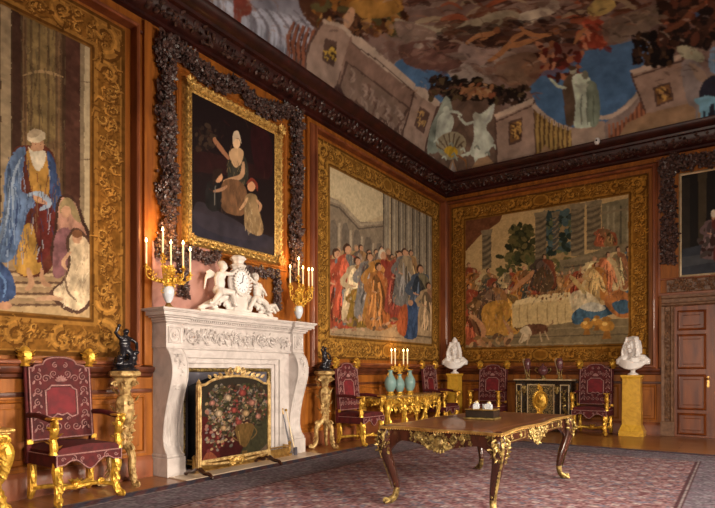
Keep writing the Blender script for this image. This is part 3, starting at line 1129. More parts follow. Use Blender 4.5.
# parapet, end wall
pedestal([(495, 117), (534, 100), (536, 154), (497, 162)], [(508, 122), (522, 117), (522, 141), (509, 146)])
c.poly([(534, 106), (548, 118), (560, 126), (573, 130), (573, 148), (536, 154)], (104, 76, 44))
c.stroke([(533, 105), (546, 117), (558, 125), (573, 130)], 4.5, STL, taper=0)
for k in range(8):
    x = 538 + k * 4.6
    y = 113 + k * 2.4
    c.stroke([(x, y), (x - .8, (y + 150) / 2), (x, 149)], 2.6, (150, 120, 66), taper=.4)
    c.stroke([(x + 2.2, y), (x + 1.8, 149)], 1.0, (60, 40, 28), taper=.2, sm=False)
c.poly([(606, 134), (616, 130), (630, 118), (640, 100), (646, 92), (647, 120), (607, 144)], (100, 62, 46))
c.stroke([(598, 118), (612, 116), (626, 107), (636, 96), (643, 84)], 4.0, STL, taper=0)
for k in range(9):
    x = 609 + k * 4.3
    y = 124 - k * k * .42
    c.stroke([(x, y), (x + .4, 134 - k * 1.9), (x + 1, 141 - k * 2.4)], 2.4, (150, 92, 62), taper=.3)
pedestal([(631, 73), (682, 56), (690, 110), (648, 119)], [(653, 87), (670, 82), (674, 101), (656, 107)])
c.poly([(571, 128), (604, 121), (607, 141), (573, 149)], (150, 126, 104))
c.poly([(571, 128), (604, 121), (604, 126), (571, 133)], (172, 150, 126))
c.poly([(497, 154), (536, 147), (573, 141), (607, 134), (647, 114), (690, 103), (716, 99), (716, 109), (655, 126), (575, 149), (449, 178), (449, 168)], (140, 108, 78))
c.poly([(571, 128), (604, 121), (607, 142), (573, 150)], (148, 124, 104))
c.stroke([(500, 163), (540, 153), (575, 146)], 1.5, STD, taper=0)
# statue pair on the end wall
G1, G2 = (176, 182, 158), (112, 120, 100)
c.curve([(563, 84), (572, 72), (580, 78), (578, 98), (574, 124), (566, 124), (564, 104)], (84, 66, 50), fold=.4)
c.curve([(572, 78), (584, 74), (592, 82), (598, 96), (598, 122), (586, 128), (574, 126), (576, 104)], G1, fold=.7)
c.curve([(586, 84), (596, 84), (600, 104), (598, 124), (590, 124)], G2, fold=.6)
for x in (577, 582, 588, 594):
    c.stroke([(x, 94), (x - 1, 110), (x, 125)], 1.8, (172, 178, 156) if x % 2 else (78, 84, 70), a=.8)
c.stroke([(566, 88), (558, 86), (549, 78)], 3.2, G1)
c.stroke([(574, 84), (582, 88), (588, 84)], 3.5, (160, 164, 142))
c.ell(573, 70, 3.6, 4.2, (150, 146, 124))
c.ell(585, 75, 3.4, 4.2, (120, 118, 98))
c.ell(572, 68, 4, 2.6, (74, 58, 44))
# dark garland and figures at the right end
c.dabs(634, 672, 34, 64, 150, [(26, 20, 18), (48, 32, 24), (66, 46, 30), (20, 16, 16)], (1.6, 3.6))
c.dabs(660, 716, 0, 44, 120, [(30, 22, 20), (60, 38, 28), (84, 48, 34), (44, 28, 22)], (2, 5), 1.8)
c.stroke([(664, 32), (680, 24), (694, 10), (706, 4)], 6, (110, 66, 44), a=.8)
c.curve([(676, 48), (690, 46), (704, 56), (700, 62), (684, 58)], (150, 144, 116), fold=.5)
c.curve([(682, 62), (698, 62), (706, 80), (704, 100), (692, 108), (684, 90)], (126, 112, 104), fold=.5)
c.curve([(690, 62), (704, 72), (708, 84), (696, 78)], (140, 116, 96), fold=.3)
c.curve([(702, 84), (716, 76), (720, 104), (700, 104)], (36, 34, 42), fold=.5)
c.curve([(694, 100), (708, 96), (718, 100), (704, 108)], (110, 148, 160), fold=.5)
c.curve([(710, 50), (720, 48), (720, 74), (710, 70)], (118, 140, 158), fold=.4)
# brush life over the whole
for (x, y, rx, ry, col, ang) in ((404, 34, 16, 9, (134, 112, 96), .3), (430, 56, 18, 7, (112, 84, 72), -.2), (470, 52, 20, 7, (140, 118, 104), .2), (486, 72, 16, 9, (104, 76, 62), .1),
                                 (448, 70, 14, 7, (84, 58, 50), 0), (514, 76, 14, 8, (124, 98, 76), -.3), (556, 8, 26, 8, (126, 106, 92), .2), (620, 26, 22, 8, (110, 92, 78), -.4),
                                 (650, 16, 20, 7, (122, 104, 84), -.4), (372, 30, 18, 8, (74, 44, 32), .5), (392, 52, 14, 8, (96, 66, 54), .6), (424, 44, 12, 6, (150, 132, 116), .2)):
    for q in range(9):
        c.ell(x + c.rng.uniform(-rx, rx) * .8, y + c.rng.uniform(-ry, ry), rx * c.rng.uniform(.18, .5), ry * c.rng.uniform(.2, .5),
              tuple(np.clip(np.array(col) * c.rng.uniform(.72, 1.25), 0, 255)), ang + c.rng.uniform(-.6, .6), 10, a=.55)
for k in range(420):
    x, y = c.rng.uniform(190, 715), c.rng.uniform(-4, 96)
    if y > 40 and (x < 400 or 533 < x < 650):
        continue
    ln, an = c.rng.uniform(4, 15), c.rng.uniform(-.9, .5)
    col = c.rng.choice([(158, 136, 114), (60, 36, 30), (112, 74, 54), (134, 96, 72), (42, 26, 24), (120, 98, 88)])
    c.stroke([(x, y), (x + ln * .5 * math.cos(an), y + ln * .5 * math.sin(an) + 1), (x + ln * math.cos(an + .4), y + ln * math.sin(an + .4))], c.rng.uniform(.8, 2.6), col, a=.5)
c.blur(1, .6)
nn = vnoise(c.U, c.V, 7, 77, 3)
n3 = vnoise(c.U, c.V, 2.2, 79, 3)
c.c *= (1 + .32 * nn + .15 * n3)[..., None]


def place_ceiling(U, V):
    X = LIP + arc_inv(U)
    Y = -(LIP + arc_inv(-V))
    d = np.minimum(np.minimum(X - LIP, -LIP - Y), np.minimum(ROOM_X - .3 - X, Y - (ROOM_Y + .3)))
    return X, Y, cove_z(np.maximum(d, 0))


CEIL = painted('ceiling_fresco', 0.85, 0.2, 0.05, 40)
c.c *= np.array((1.50, 1.72, 2.0))
o = c.mesh('ceiling', CEIL, None, place_ceiling)
struct(o)
so = o.modifiers.new('plaster_thickness', 'SOLIDIFY')
so.thickness = -0.04
so.offset = -1
del CV, c
# small white security camera on the cornice
t = thing('security_camera', 'tiny round white security camera fixed on the dark cornice below the painted statue', 'camera', (3.62, -.40, 6.02))
MB().lathe([(.0, .05), (.04, .06), (.055, .02), (.055, -.02), (.035, -.06), (.0, -.07)], (0, -.04, .02), 16).build('dome', 'plastic', t)
MB().lathe([(0, -.012), (.018, -.012), (.018, .0), (0, .0)], (0, -.098, .02), 10, axis='y').build('lens', 'ink', t)
MB().box(-.02, .02, -.02, .0, -.02, .05).build('bracket', 'plastic', t)

# ---- hearth and carpet
t = tag(MB().box(.322, .66, -8.42, -5.84, 0, .012, .004).box(0.0, .322, -8.10, -6.16, 0, .012).build('hearth_stone', 'hearth', None, False),
        'pale polished stone hearth slab let into the floor before the fireplace', 'hearth')


def rug_canvas():
    x0, x1, y0, y1 = .70, 6.45, -12.9, -2.55
    us = np.arange(x0, x1 + .001, .018)
    vs = np.arange(y0, y1 + .001, .018)
    c = Canvas(us, vs, None, (128, 84, 92), 1.0, wob=.01, seed=21, fine=6)
    U, V = c.U, c.V
    f = lin((150, 104, 106))
    ed = np.minimum(np.minimum(U - x0, x1 - U), np.minimum(V - y0, y1 - V))
    fieldc = f[None, None] * np.ones(U.shape + (1,))
    a = lin((166, 128, 132))
    b = lin((112, 104, 126))
    e = lin((124, 66, 74))
    rs = np.random.RandomState(4)
    k1 = vnoise(U, V, 11, 5, 2)
    k2 = vnoise(U, V, 21, 8, 2)
    k3 = rs.rand(*U.shape)
    col = np.where((k1 > .25)[..., None], a, fieldc)
    col = np.where((k2 > .32)[..., None], b, col)
    col = np.where((k2 < -.34)[..., None], e, col)
    # lattice of palmettes
    lat = (np.sin(U * 19) * np.sin(V * 19))
    col = np.where((lat > .72)[..., None], lin((172, 150, 148)), col)
    col = np.where((lat < -.80)[..., None], e, col)
    bl = lin((110, 94, 108))
    bl2 = lin((126, 116, 126))
    bord = np.where((np.sin(U * 16) * np.sin(V * 16) > .35)[..., None], lin((122, 96, 112)), bl)
    bord = np.where((k2 > .2)[..., None], bl2, bord)
    col = np.where(((ed < .86) & (ed > .20))[..., None], bord, col)
    col = np.where(((ed < .93) & (ed > .86))[..., None], lin((88, 44, 54)), col)
    col = np.where(((ed < .90) & (ed > .88))[..., None], lin((150, 136, 136)), col)
    col = np.where(((ed < .24) & (ed > .20))[..., None], lin((148, 134, 136)), col)
    col = np.where((ed <= .20)[..., None], np.where((np.sin((U + V) * 24) > 0)[..., None], lin((112, 66, 74)), lin((76, 72, 98))), col)
    col = np.where((ed <= .03)[..., None], lin((150, 138, 136)), col)
    g = col.mean(-1, keepdims=True)
    k4 = vnoise(U, V, 1.2, 15, 3)
    col = col * .72 + g * .28
    c.c = col * (0.45 + 1.1 * k3 + .22 * k4)[..., None] * .72
    m = painted('wool_pile', 0.95, 0.1, 0.8, 120)
    o = c.mesh('carpet', m, None, lambda U, V: (U, V, 0.014 + 0 * U))
    s = o.modifiers.new('pile', 'SOLIDIFY')
    s.thickness = .012
    s.offset = -1
    tag(o, 'large worn oriental carpet in faded rose and slate blue covering the floorboards', 'carpet')


rug_canvas()
# ================================================================ TAPESTRIES AND PICTURES
TAPM = painted('tapestry_weave', 0.95, 0.1, 0.5, 160)
OILM = painted('oil_paint', 0.6, 0.15, 0.15, 60)


def spiral_pts(cx, cy, r, turns, a0, dr=1, n=18, r1=.12):
    return [(cx + r * ((1 - t) + r1 * t) * math.cos(a0 + dr * t * turns * 6.283), cy + r * ((1 - t) + r1 * t) * math.sin(a0 + dr * t * turns * 6.283))
            for t in np.linspace(0, 1, n)]


def stroke_uv(c, pts, w, col, taper=.5, **kw):
    P = [np.array(p, float) for p in pts]
    n = len(P)
    a, b = [], []
    for i in range(n):
        t = P[min(i + 1, n - 1)] - P[max(i - 1, 0)]
        q = np.array((-t[1], t[0])) / (np.hypot(*t) + 1e-9)
        ww = w * .5 * (1 - taper * i / (n - 1))
        a.append(P[i] + q * ww)
        b.append(P[i] - q * ww)
    c.poly_uv([tuple(p) for p in a + b[::-1]], col, **kw)


def gold_border(c, x0, x1, z0, z1, w, base=(124, 90, 38), lt=(162, 126, 62), dk=(84, 54, 24), seed=1, x_vis=None):
    """woven imitation of a carved gold frame with leafy scrolls, corner shells and a centre cartouche"""
    r = random.Random(seed)
    xa, xb = x_vis or (x0, x1)
    bands = [((x0, z0), (x1, z0 + w)), ((x0, z1 - w), (x1, z1)), ((x0, z0), (x0 + w, z1)), ((x1 - w, z0), (x1, z1))]
    for (a, b) in bands:
        c.poly_uv([(a[0] - .02, a[1] - .02), (b[0] + .02, a[1] - .02), (b[0] + .02, b[1] + .02), (a[0] - .02, b[1] + .02)], base, jit=.3)
    # fine diaper ground
    gw = c.n1
    m = (c.U < x0 + w) | (c.U > x1 - w) | (c.V < z0 + w) | (c.V > z1 - w)
    dia = (np.sin(c.U * 62) * np.sin(c.V * 62))
    c.c[m] *= (1 - .16 * np.clip(dia, -1, 1) + .35 * vnoise(c.U, c.V, 16, seed + 40, 3))[m][:, None]
    # edge rules
    for q, wd, col in ((.03, .045, dk), (.055, .02, lt), (w - .055, .05, lt), (w - .02, .03, dk)):
        for p in ([(x0 + q, z0 + q), (x1 - q, z0 + q)], [(x0 + q, z1 - q), (x1 - q, z1 - q)], [(x0 + q, z0 + q), (x0 + q, z1 - q)], [(x1 - q, z0 + q), (x1 - q, z1 - q)]):
            stroke_uv(c, p, wd, col, 0)

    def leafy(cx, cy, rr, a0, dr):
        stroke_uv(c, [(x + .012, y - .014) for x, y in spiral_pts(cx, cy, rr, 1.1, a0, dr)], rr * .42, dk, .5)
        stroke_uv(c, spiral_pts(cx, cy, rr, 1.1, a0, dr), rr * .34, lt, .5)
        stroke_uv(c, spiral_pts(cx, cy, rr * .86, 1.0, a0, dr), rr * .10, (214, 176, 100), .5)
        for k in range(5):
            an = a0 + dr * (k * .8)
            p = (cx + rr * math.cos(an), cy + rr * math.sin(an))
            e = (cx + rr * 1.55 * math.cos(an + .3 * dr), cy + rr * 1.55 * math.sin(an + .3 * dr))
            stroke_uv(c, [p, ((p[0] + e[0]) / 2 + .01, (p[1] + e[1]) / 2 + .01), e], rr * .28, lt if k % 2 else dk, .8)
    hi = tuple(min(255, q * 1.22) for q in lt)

    def inband(n_, x, z, horiz):
        """dense leafy scroll: back-to-back S curves with curling leaves"""
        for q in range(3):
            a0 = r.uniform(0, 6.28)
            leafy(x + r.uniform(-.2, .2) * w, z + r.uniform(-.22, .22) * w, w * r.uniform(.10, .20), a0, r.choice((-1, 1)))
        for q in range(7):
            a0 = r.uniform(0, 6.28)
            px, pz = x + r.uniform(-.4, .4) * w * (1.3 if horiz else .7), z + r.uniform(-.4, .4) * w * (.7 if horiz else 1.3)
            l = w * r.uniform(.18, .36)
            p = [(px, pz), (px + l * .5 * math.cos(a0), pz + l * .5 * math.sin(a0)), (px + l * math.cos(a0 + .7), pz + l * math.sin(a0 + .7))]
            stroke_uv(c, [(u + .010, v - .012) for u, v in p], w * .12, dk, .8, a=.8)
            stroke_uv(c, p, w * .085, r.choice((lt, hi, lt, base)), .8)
    n = 0
    for z in (z0 + w * .5, z1 - w * .5):
        x = xa + w * .5
        while x < xb - w * .3:
            inband(n, x, z, True)
            x += w * .55
            n += 1
    for x in (x0 + w * .5, x1 - w * .5):
        if x < xa - .1:
            continue
        z = z0 + w * .5
        while z < z1 - w * .3:
            inband(n, x, z, False)
            z += w * .5
            n += 1
    # big corner leaves and a centre cartouche, lit along their edges
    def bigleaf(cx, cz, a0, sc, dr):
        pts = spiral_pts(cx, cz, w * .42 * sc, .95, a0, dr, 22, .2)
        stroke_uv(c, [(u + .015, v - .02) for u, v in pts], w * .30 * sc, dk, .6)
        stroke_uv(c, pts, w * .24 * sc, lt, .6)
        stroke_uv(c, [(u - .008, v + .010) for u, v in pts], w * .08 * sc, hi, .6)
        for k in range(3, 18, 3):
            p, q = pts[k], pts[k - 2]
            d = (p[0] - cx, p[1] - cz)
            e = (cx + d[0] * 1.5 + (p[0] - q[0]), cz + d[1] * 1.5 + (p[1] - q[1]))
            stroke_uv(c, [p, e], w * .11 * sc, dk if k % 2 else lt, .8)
    for cx, sx in ((x0 + w * .5, 1), (x1 - w * .5, -1)):
        for cz, sz in ((z0 + w * .5, 1), (z1 - w * .5, -1)):
            bigleaf(cx + sx * w * .15, cz, 1.57 * sz, 1.15, sx * sz)
            bigleaf(cx, cz + sz * w * 1.0, 0 if sx > 0 else 3.14, .8, -sx * sz)
            bigleaf(cx + sx * w * 1.25, cz - sz * w * .08, 1.57 * sz, .8, -sx * sz)
    for cz in (z0 + w * .5, z1 - w * .5):
        cx = (x0 + x1) / 2
        for sx in (-1, 1):
            bigleaf(cx + sx * w * .95, cz, 0 if sx < 0 else 3.14, .95, sx)
            bigleaf(cx + sx * w * 1.9, cz, 1.57, .7, sx)
        c.poly_uv([(cx + w * .55 * math.cos(t), cz + w * .40 * math.sin(t)) for t in np.linspace(0, 6.28, 24)], dk)
        c.poly_uv([(cx + w * .50 * math.cos(t), cz + w * .35 * math.sin(t)) for t in np.linspace(0, 6.28, 24)], lt)
        c.poly_uv([(cx + w * .36 * math.cos(t), cz + w * .24 * math.sin(t)) for t in np.linspace(0, 6.28, 24)], base)
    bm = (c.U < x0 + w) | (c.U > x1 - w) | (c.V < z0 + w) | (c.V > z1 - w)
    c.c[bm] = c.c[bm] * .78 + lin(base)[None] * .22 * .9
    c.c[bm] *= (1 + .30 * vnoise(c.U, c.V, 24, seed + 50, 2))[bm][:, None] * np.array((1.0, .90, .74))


def weave(c, x0, x1, z0, z1, w):
    """threads: tonal flecks and a slight fading towards grey-brown of the whole scene"""
    inn = (c.U > x0 + w) & (c.U < x1 - w) & (c.V > z0 + w) & (c.V < z1 - w)
    f1, f2 = vnoise(c.U, c.V, 30, 301, 2), vnoise(c.U, c.V, 11, 302, 3)
    m = 1 + .24 * f1 + .10 * f2
    g = c.c.mean(-1, keepdims=True)
    t = c.c * .88 + g * np.array((1.12, .98, .76)) * .12
    t = t * m[..., None]
    c.c[inn] = t[inn]
    c.warp(.55, 30, 401, 2)


def woven_hanging(label, wall, x0, x1, z0, z1, w, canvas, xo):
    """x0..x1 are along the wall; the thing stands at xo"""
    t = thing('tapestry', label, 'tapestry', (0, xo, z0) if wall == 'L' else (xo, 0, z0), R90 if wall == 'L' else 0)
    MB().box(x0 - xo, x1 - xo, -.012, -.002, 0, z1 - z0).build('lining', 'oak_dark', t, False)
    inner = lambda U, V: (U > x0 + w) & (U < x1 - w) & (V > z0 + w) & (V < z1 - w)
    pl = lambda U, V: (U - xo, -.024 - .005 * np.sin(U * 5.0 + np.sin(V)), V - z0)
    canvas.mesh('woven_scene', TAPM, t, pl, inner)
    canvas.mesh('woven_border', TAPM, t, pl, lambda U, V: ~inner(U, V))
    return t


# ------------------------------------------------ middle tapestry, left wall: crowd before a colonnade
x0, x1, z0, z1, w = -5.22, -.42, 1.52, 5.36, .40
c = Canvas(np.arange(x0, x1 + .001, .0125), np.arange(z0, z1 + .001, .0125), on_left, (150, 128, 100), 1.0, wob=.005, seed=41, fine=9)
c.poly([(326, 160), (434, 212), (434, 345), (326, 340)], (188, 166, 128), jit=.08)
c.poly([(326, 160), (385, 186), (384, 214), (360, 224), (340, 200), (326, 196)], (200, 182, 144), jit=.06)
AR, AD, AL = (134, 118, 98), (92, 80, 68), (160, 144, 120)
c.poly([(326, 196), (338, 201), (360, 222), (384, 222), (384, 300), (326, 306)], AR)
c.stroke([(326, 199), (340, 204), (360, 225), (386, 222)], 3, AL, taper=0, sm=False)
c.stroke([(326, 204), (338, 208), (358, 229), (386, 226)], 1.6, AD, taper=0, sm=False)
for x in (331, 343, 355, 366, 377):
    y = 214 + max(0, x - 338) * .6
    c.poly([(x - 3, 300), (x - 3, y + 14), (x - 1, y + 6), (x + 3, y + 6), (x + 5, y + 14), (x + 5, 300)], (110, 98, 84))
    c.stroke([(x - 5, y + 6), (x - 5, 292)], 2.2, AL, taper=0, sm=False)
for x in (386, 394, 401, 408, 415, 422, 429):
    y = 178 + (x - 380) * .62
    c.poly([(x - 3.6, y), (x + 2.6, y + 4), (x + 2.6, 318), (x - 3.6, 314)], (128, 118, 102) if x % 2 else (144, 132, 112))
    c.stroke([(x - 3.4, y + 4), (x - 3.4, 312)], 1.5, AD, taper=0, sm=False)
    c.stroke([(x - .5, y + 6), (x - .5, 312)], 1.0, (168, 154, 130), taper=0, sm=False)
c.poly([(382, 182), (434, 212), (434, 220), (382, 192)], AL)
c.poly([(326, 316), (434, 322), (434, 348), (326, 342)], (156, 132, 100))
for k in range(6):
    c.stroke([(374 + k * 5, 304 + k * 6), (434, 308 + k * 6)], 1.6, (108, 88, 66) if k % 2 else (184, 158, 122), taper=0, sm=False)
c.stroke([(330, 334), (400, 338)], 1.6, (120, 98, 74), taper=.2, sm=False)
for k in range(22):
    c.figure(334 + k * 3.6 + c.rng.uniform(-1, 1), 300 - c.rng.uniform(0, 10), 52 - c.rng.uniform(0, 14),
             c.rng.choice([(132, 92, 60), (150, 120, 84), (96, 82, 74), (140, 70, 46), (112, 104, 92), (164, 136, 90)]),
             c.rng.choice([(110, 72, 50), (150, 112, 70), (84, 84, 90)]), hair=c.rng.choice([(70, 48, 34), (150, 120, 90), (60, 50, 44)]), w=.36)
RED, ORG, GRY, BLU, CRM, BRN, OLV = (138, 62, 40), (164, 106, 48), (112, 110, 106), (54, 76, 110), (186, 162, 124), (96, 62, 40), (112, 100, 52)
c.figure(335, 326, 78, RED, (108, 118, 124), w=.34)
c.poly([(333, 288), (346, 284), (348, 326), (334, 328)], (112, 122, 128), fold=.6)
c.figure(346, 325, 82, (160, 66, 40), GRY, w=.32)
c.poly([(341, 290), (351, 286), (352, 324), (342, 326)], (104, 112, 116), fold=.6)
c.figure(356, 322, 66, CRM, (140, 96, 50), w=.42)
c.figure(360, 326, 44, (126, 96, 30), OLV, w=.6)
c.figure(368, 318, 66, (122, 116, 112), (150, 122, 86), w=.4)
c.figure(381, 325, 76, (166, 112, 44), (140, 52, 36), hair=(196, 184, 160), w=.46)
c.poly([(378, 282), (390, 276), (396, 314), (384, 318), (376, 324)], (146, 52, 36), fold=.6)
c.figure(377, 328, 66, ORG, (168, 96, 40), w=.34)
c.figure(396, 312, 62, (140, 62, 48), (160, 112, 90), w=.36, lean=.03)
c.figure(403, 304, 56, (112, 108, 104), (150, 130, 100), w=.36)
c.figure(419, 330, 66, (70, 82, 98), (120, 110, 84), w=.36)
c.figure(427, 334, 52, (168, 140, 104), (150, 110, 84), w=.4)
c.curve([(402, 336), (404, 312), (410, 302), (416, 304), (417, 322), (415, 338)], BLU, fold=.7)
c.curve([(396, 330), (398, 312), (405, 304), (407, 318), (404, 336)], (168, 82, 40), fold=.6)
c.ell(410, 303, 2.5, 3, (176, 130, 96))
for k in range(230):
    x, y = c.rng.uniform(331, 400), c.rng.uniform(252, 326)
    c.stroke([(x, y), (x + c.rng.uniform(-2, 2), y + c.rng.uniform(2, 8))], c.rng.uniform(.7, 1.8),
             c.rng.choice([(206, 180, 140), (70, 44, 32), (176, 96, 56), (58, 50, 46), (190, 150, 104), (120, 60, 40), (150, 140, 120)]), a=.6, sm=False)
c.dabs(330, 396, 318, 330, 30, [(150, 108, 80), (96, 74, 54), (180, 140, 108)], (.8, 1.8), 2)
weave(c, x0, x1, z0, z1, w)
c.blur(1, .2)
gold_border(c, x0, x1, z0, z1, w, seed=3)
TAP_GAIN = 0.92
c.c *= TAP_GAIN
woven_hanging('large tapestry of robed figures gathered before a pale colonnade, hung beside the fireplace wall', 'L', x0, x1, z0, z1, w, c, -2.8)

# ------------------------------------------------ tapestry at the left edge: turbaned old man
x0, x1, z0, z1, w = -12.8, -8.80, 1.46, 5.36, .42
c = Canvas(np.concatenate([np.arange(x0, -10.4, .04), np.arange(-10.4, x1 + .001, .0085)]), np.arange(z0, z1 + .001, .0085), on_left, (112, 84, 58), 1.0, wob=.003, seed=51, fine=10)
c.poly([(-80, -60), (130, -60), (130, 340), (-80, 340)], (70, 50, 34), jit=.4)
c.poly([(22, 10), (60, 30), (62, 300), (20, 300)], (118, 90, 60), jit=.3)
c.poly([(26, 10), (54, 26), (55, 140), (26, 150)], (126, 104, 64), jit=.4)
for x in (24, 30, 38, 47, 55, 60):
    c.stroke([(x, 20), (x, 200)], 2.2, (84, 62, 42), taper=0, sm=False, a=.7)
c.stroke([(22, 76), (40, 72), (62, 78)], 3, (156, 128, 88))
for k in range(220):
    x, y = c.rng.uniform(12, 66), c.rng.uniform(0, 240)
    c.stroke([(x, y), (x + c.rng.uniform(-3, 3), y + c.rng.uniform(6, 22))], c.rng.uniform(1.5, 4), c.rng.choice([(92, 78, 54), (66, 46, 34), (112, 96, 68), (54, 36, 28), (84, 60, 42)]), a=.45)
c.poly([(0, -10), (10, 0), (10, 260), (0, 270)], (146, 126, 96), jit=.3)
c.poly([(12, -10), (20, 0), (20, 260), (12, 260)], (64, 42, 32))
c.poly([(64, 30), (79, 40), (79, 240), (64, 240)], (78, 48, 38), jit=.4)
c.poly([(79, 42), (93, 50), (93, 262), (79, 250)], (176, 158, 124), jit=.1)
c.poly([(79, 42), (83, 44), (83, 252), (79, 250)], (130, 112, 86))
c.stroke([(79, 82), (93, 84)], 1.2, (120, 100, 76), taper=0, sm=False)
c.stroke([(79, 160), (93, 160)], 1.2, (120, 100, 76), taper=0, sm=False)
c.poly([(40, 240), (93, 250), (93, 330), (-60, 330), (-60, 270)], (150, 122, 88), jit=.2)
for k in range(5):
    c.stroke([(-20, 272 + k * 11), (94, 272 + k * 11)], 2.2, (98, 72, 52), taper=0, sm=False)
    c.stroke([(-20, 275 + k * 11), (94, 275 + k * 11)], 2.6, (178, 150, 112), taper=0, sm=False)
c.poly([(-60, 306), (94, 308), (94, 328), (-60, 328)], (178, 148, 104), jit=.15)
BL1, BL2, BL3 = (88, 112, 146), (52, 72, 110), (140, 158, 178)
# old man
c.curve([(12, 156), (22, 146), (46, 148), (54, 162), (58, 196), (60, 230), (54, 260), (40, 276), (16, 272), (14, 220)], (92, 44, 32), fold=.4)
c.curve([(26, 150), (44, 154), (50, 176), (46, 200), (34, 202), (28, 180)], (168, 122, 48), fold=.5)
c.curve([(18, 232), (30, 224), (36, 246), (40, 270), (24, 276), (12, 264)], (170, 126, 48), fold=.6)
c.curve([(36, 206), (52, 200), (54, 232), (46, 256), (36, 262), (38, 236)], (92, 34, 30), fold=.4)
c.curve([(24, 148), (14, 152), (4, 172), (2, 214), (-8, 256), (8, 262), (18, 244), (26, 214), (34, 206), (30, 196), (20, 190), (22, 168)], BL1, fold=.7)
c.curve([(46, 152), (54, 164), (60, 196), (58, 216), (50, 204), (48, 180)], BL2, fold=.6)
c.stroke([(8, 176), (6, 214), (-4, 250)], 3.5, BL3)
c.stroke([(20, 158), (12, 180), (12, 210)], 3, BL3)
c.stroke([(16, 200), (14, 226), (4, 256)], 2.4, BL2)
c.stroke([(26, 196), (38, 194), (48, 204), (38, 210)], 6, BL3, fold=.3)
c.stroke([(32, 196), (40, 202), (46, 204)], 4.5, (186, 136, 104))
c.ell(36, 146, 7, 8.5, (178, 132, 98))
c.curve([(27, 148), (32, 152), (44, 152), (43, 164), (38, 172), (32, 166)], (196, 184, 160), fold=.4)
c.ell(35, 137, 9.5, 6.5, (200, 182, 150), -.1, fold=.5)
c.ell(33, 134, 7, 4, (170, 150, 120), -.3)
c.stroke([(33, 145), (36, 145)], 1.2, (70, 44, 34), sm=False)
c.stroke([(39, 145), (41, 145)], 1.2, (70, 44, 34), sm=False)
c.stroke([(26, 268), (30, 284), (24, 290)], 6, (176, 132, 98))
c.stroke([(40, 268), (42, 282), (50, 286)], 5, (168, 124, 92))
for k in range(95):
    x, y = c.rng.uniform(2, 56), c.rng.uniform(156, 254)
    if 28 < x < 44 and y < 172:
        continue
    c.stroke([(x, y), (x + c.rng.uniform(-4, 3), y + c.rng.uniform(8, 22))], 2.1,
             c.rng.choice([(44, 34, 34), (120, 92, 60), (150, 160, 172), (40, 56, 88), (96, 40, 34)]) if x > 24 else c.rng.choice([(40, 58, 92), (132, 152, 176), (66, 92, 130)]), a=.75, sm=False)
c.curve([(-8, 262), (4, 214), (6, 172), (10, 168), (6, 214), (-2, 260)], (30, 40, 62), a=.6)
# woman and child
c.curve([(55, 204), (64, 194), (76, 202), (83, 220), (90, 238), (84, 264), (58, 272), (49, 254), (53, 228)], (64, 42, 34), jit=.3)
c.curve([(58, 204), (64, 198), (74, 204), (80, 222), (86, 238), (80, 262), (60, 268), (52, 252), (56, 230)], (170, 124, 104), fold=.6)
c.curve([(58, 206), (64, 198), (72, 202), (80, 222), (74, 220), (66, 210), (60, 214)], (140, 122, 84), fold=.4)
c.ell(65, 212, 5, 6, (190, 144, 112))
c.curve([(54, 236), (66, 228), (74, 244), (66, 272), (52, 276)], (130, 86, 90), fold=.5)
c.curve([(65, 240), (76, 228), (91, 244), (95, 268), (93, 298), (78, 314), (59, 307), (48, 293), (61, 280), (67, 262)], (84, 58, 46), jit=.3)
c.curve([(68, 240), (76, 232), (88, 244), (92, 268), (90, 296), (78, 310), (62, 304), (52, 292), (64, 280), (70, 262)], (206, 182, 146), fold=.6)
for k in range(26):
    x, y = c.rng.uniform(62, 90), c.rng.uniform(250, 300)
    c.stroke([(x, y), (x + c.rng.uniform(-5, 3), y + 8)], 1.4, c.rng.choice([(232, 212, 178), (140, 108, 84), (164, 130, 100)]), a=.7, sm=False)
c.ell(76, 238, 5, 6, (184, 138, 106))
c.ell(76, 234, 5.5, 4, (120, 78, 50))
c.stroke([(70, 252), (62, 262), (66, 270)], 4, (190, 146, 112))
c.stroke([(62, 300), (48, 298), (34, 300)], 5, (180, 140, 108))
c.stroke([(64, 270), (66, 290), (76, 302)], 2, (120, 96, 76))
c.curve([(-10, 262), (6, 268), (14, 286), (10, 300), (-14, 302)], BL2, fold=.7)
c.stroke([(-6, 270), (4, 282), (2, 298)], 2.5, (90, 124, 168))
c.ell(4, 306, 7, 4, (176, 128, 96))
weave(c, x0, x1, z0, z1, w)
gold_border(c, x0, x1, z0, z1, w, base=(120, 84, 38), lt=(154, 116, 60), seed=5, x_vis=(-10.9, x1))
c.c *= TAP_GAIN
woven_hanging('tapestry with a white-turbaned man in a blue cloak, above the red armchair', 'L', x0, x1, z0, z1, w, c, -10.8)

# ------------------------------------------------ end wall tapestry: banquet under columns
x0, x1, z0, z1, w = .16, 4.52, 1.49, 5.34, .36
c = Canvas(np.arange(x0, x1 + .001, .0115), np.arange(z0, z1 + .001, .0115), on_back, (140, 122, 88), 1.0, wob=.006, seed=61, fine=9)
c.poly([(460, 215), (640, 190), (640, 352), (460, 356)], (190, 158, 104), jit=.07)
c.poly([(460, 220), (504, 212), (500, 222), (480, 236), (464, 254)], (112, 66, 38), jit=.3)
c.poly([(544, 208), (580, 202), (580, 262), (540, 262)], (158, 130, 84))
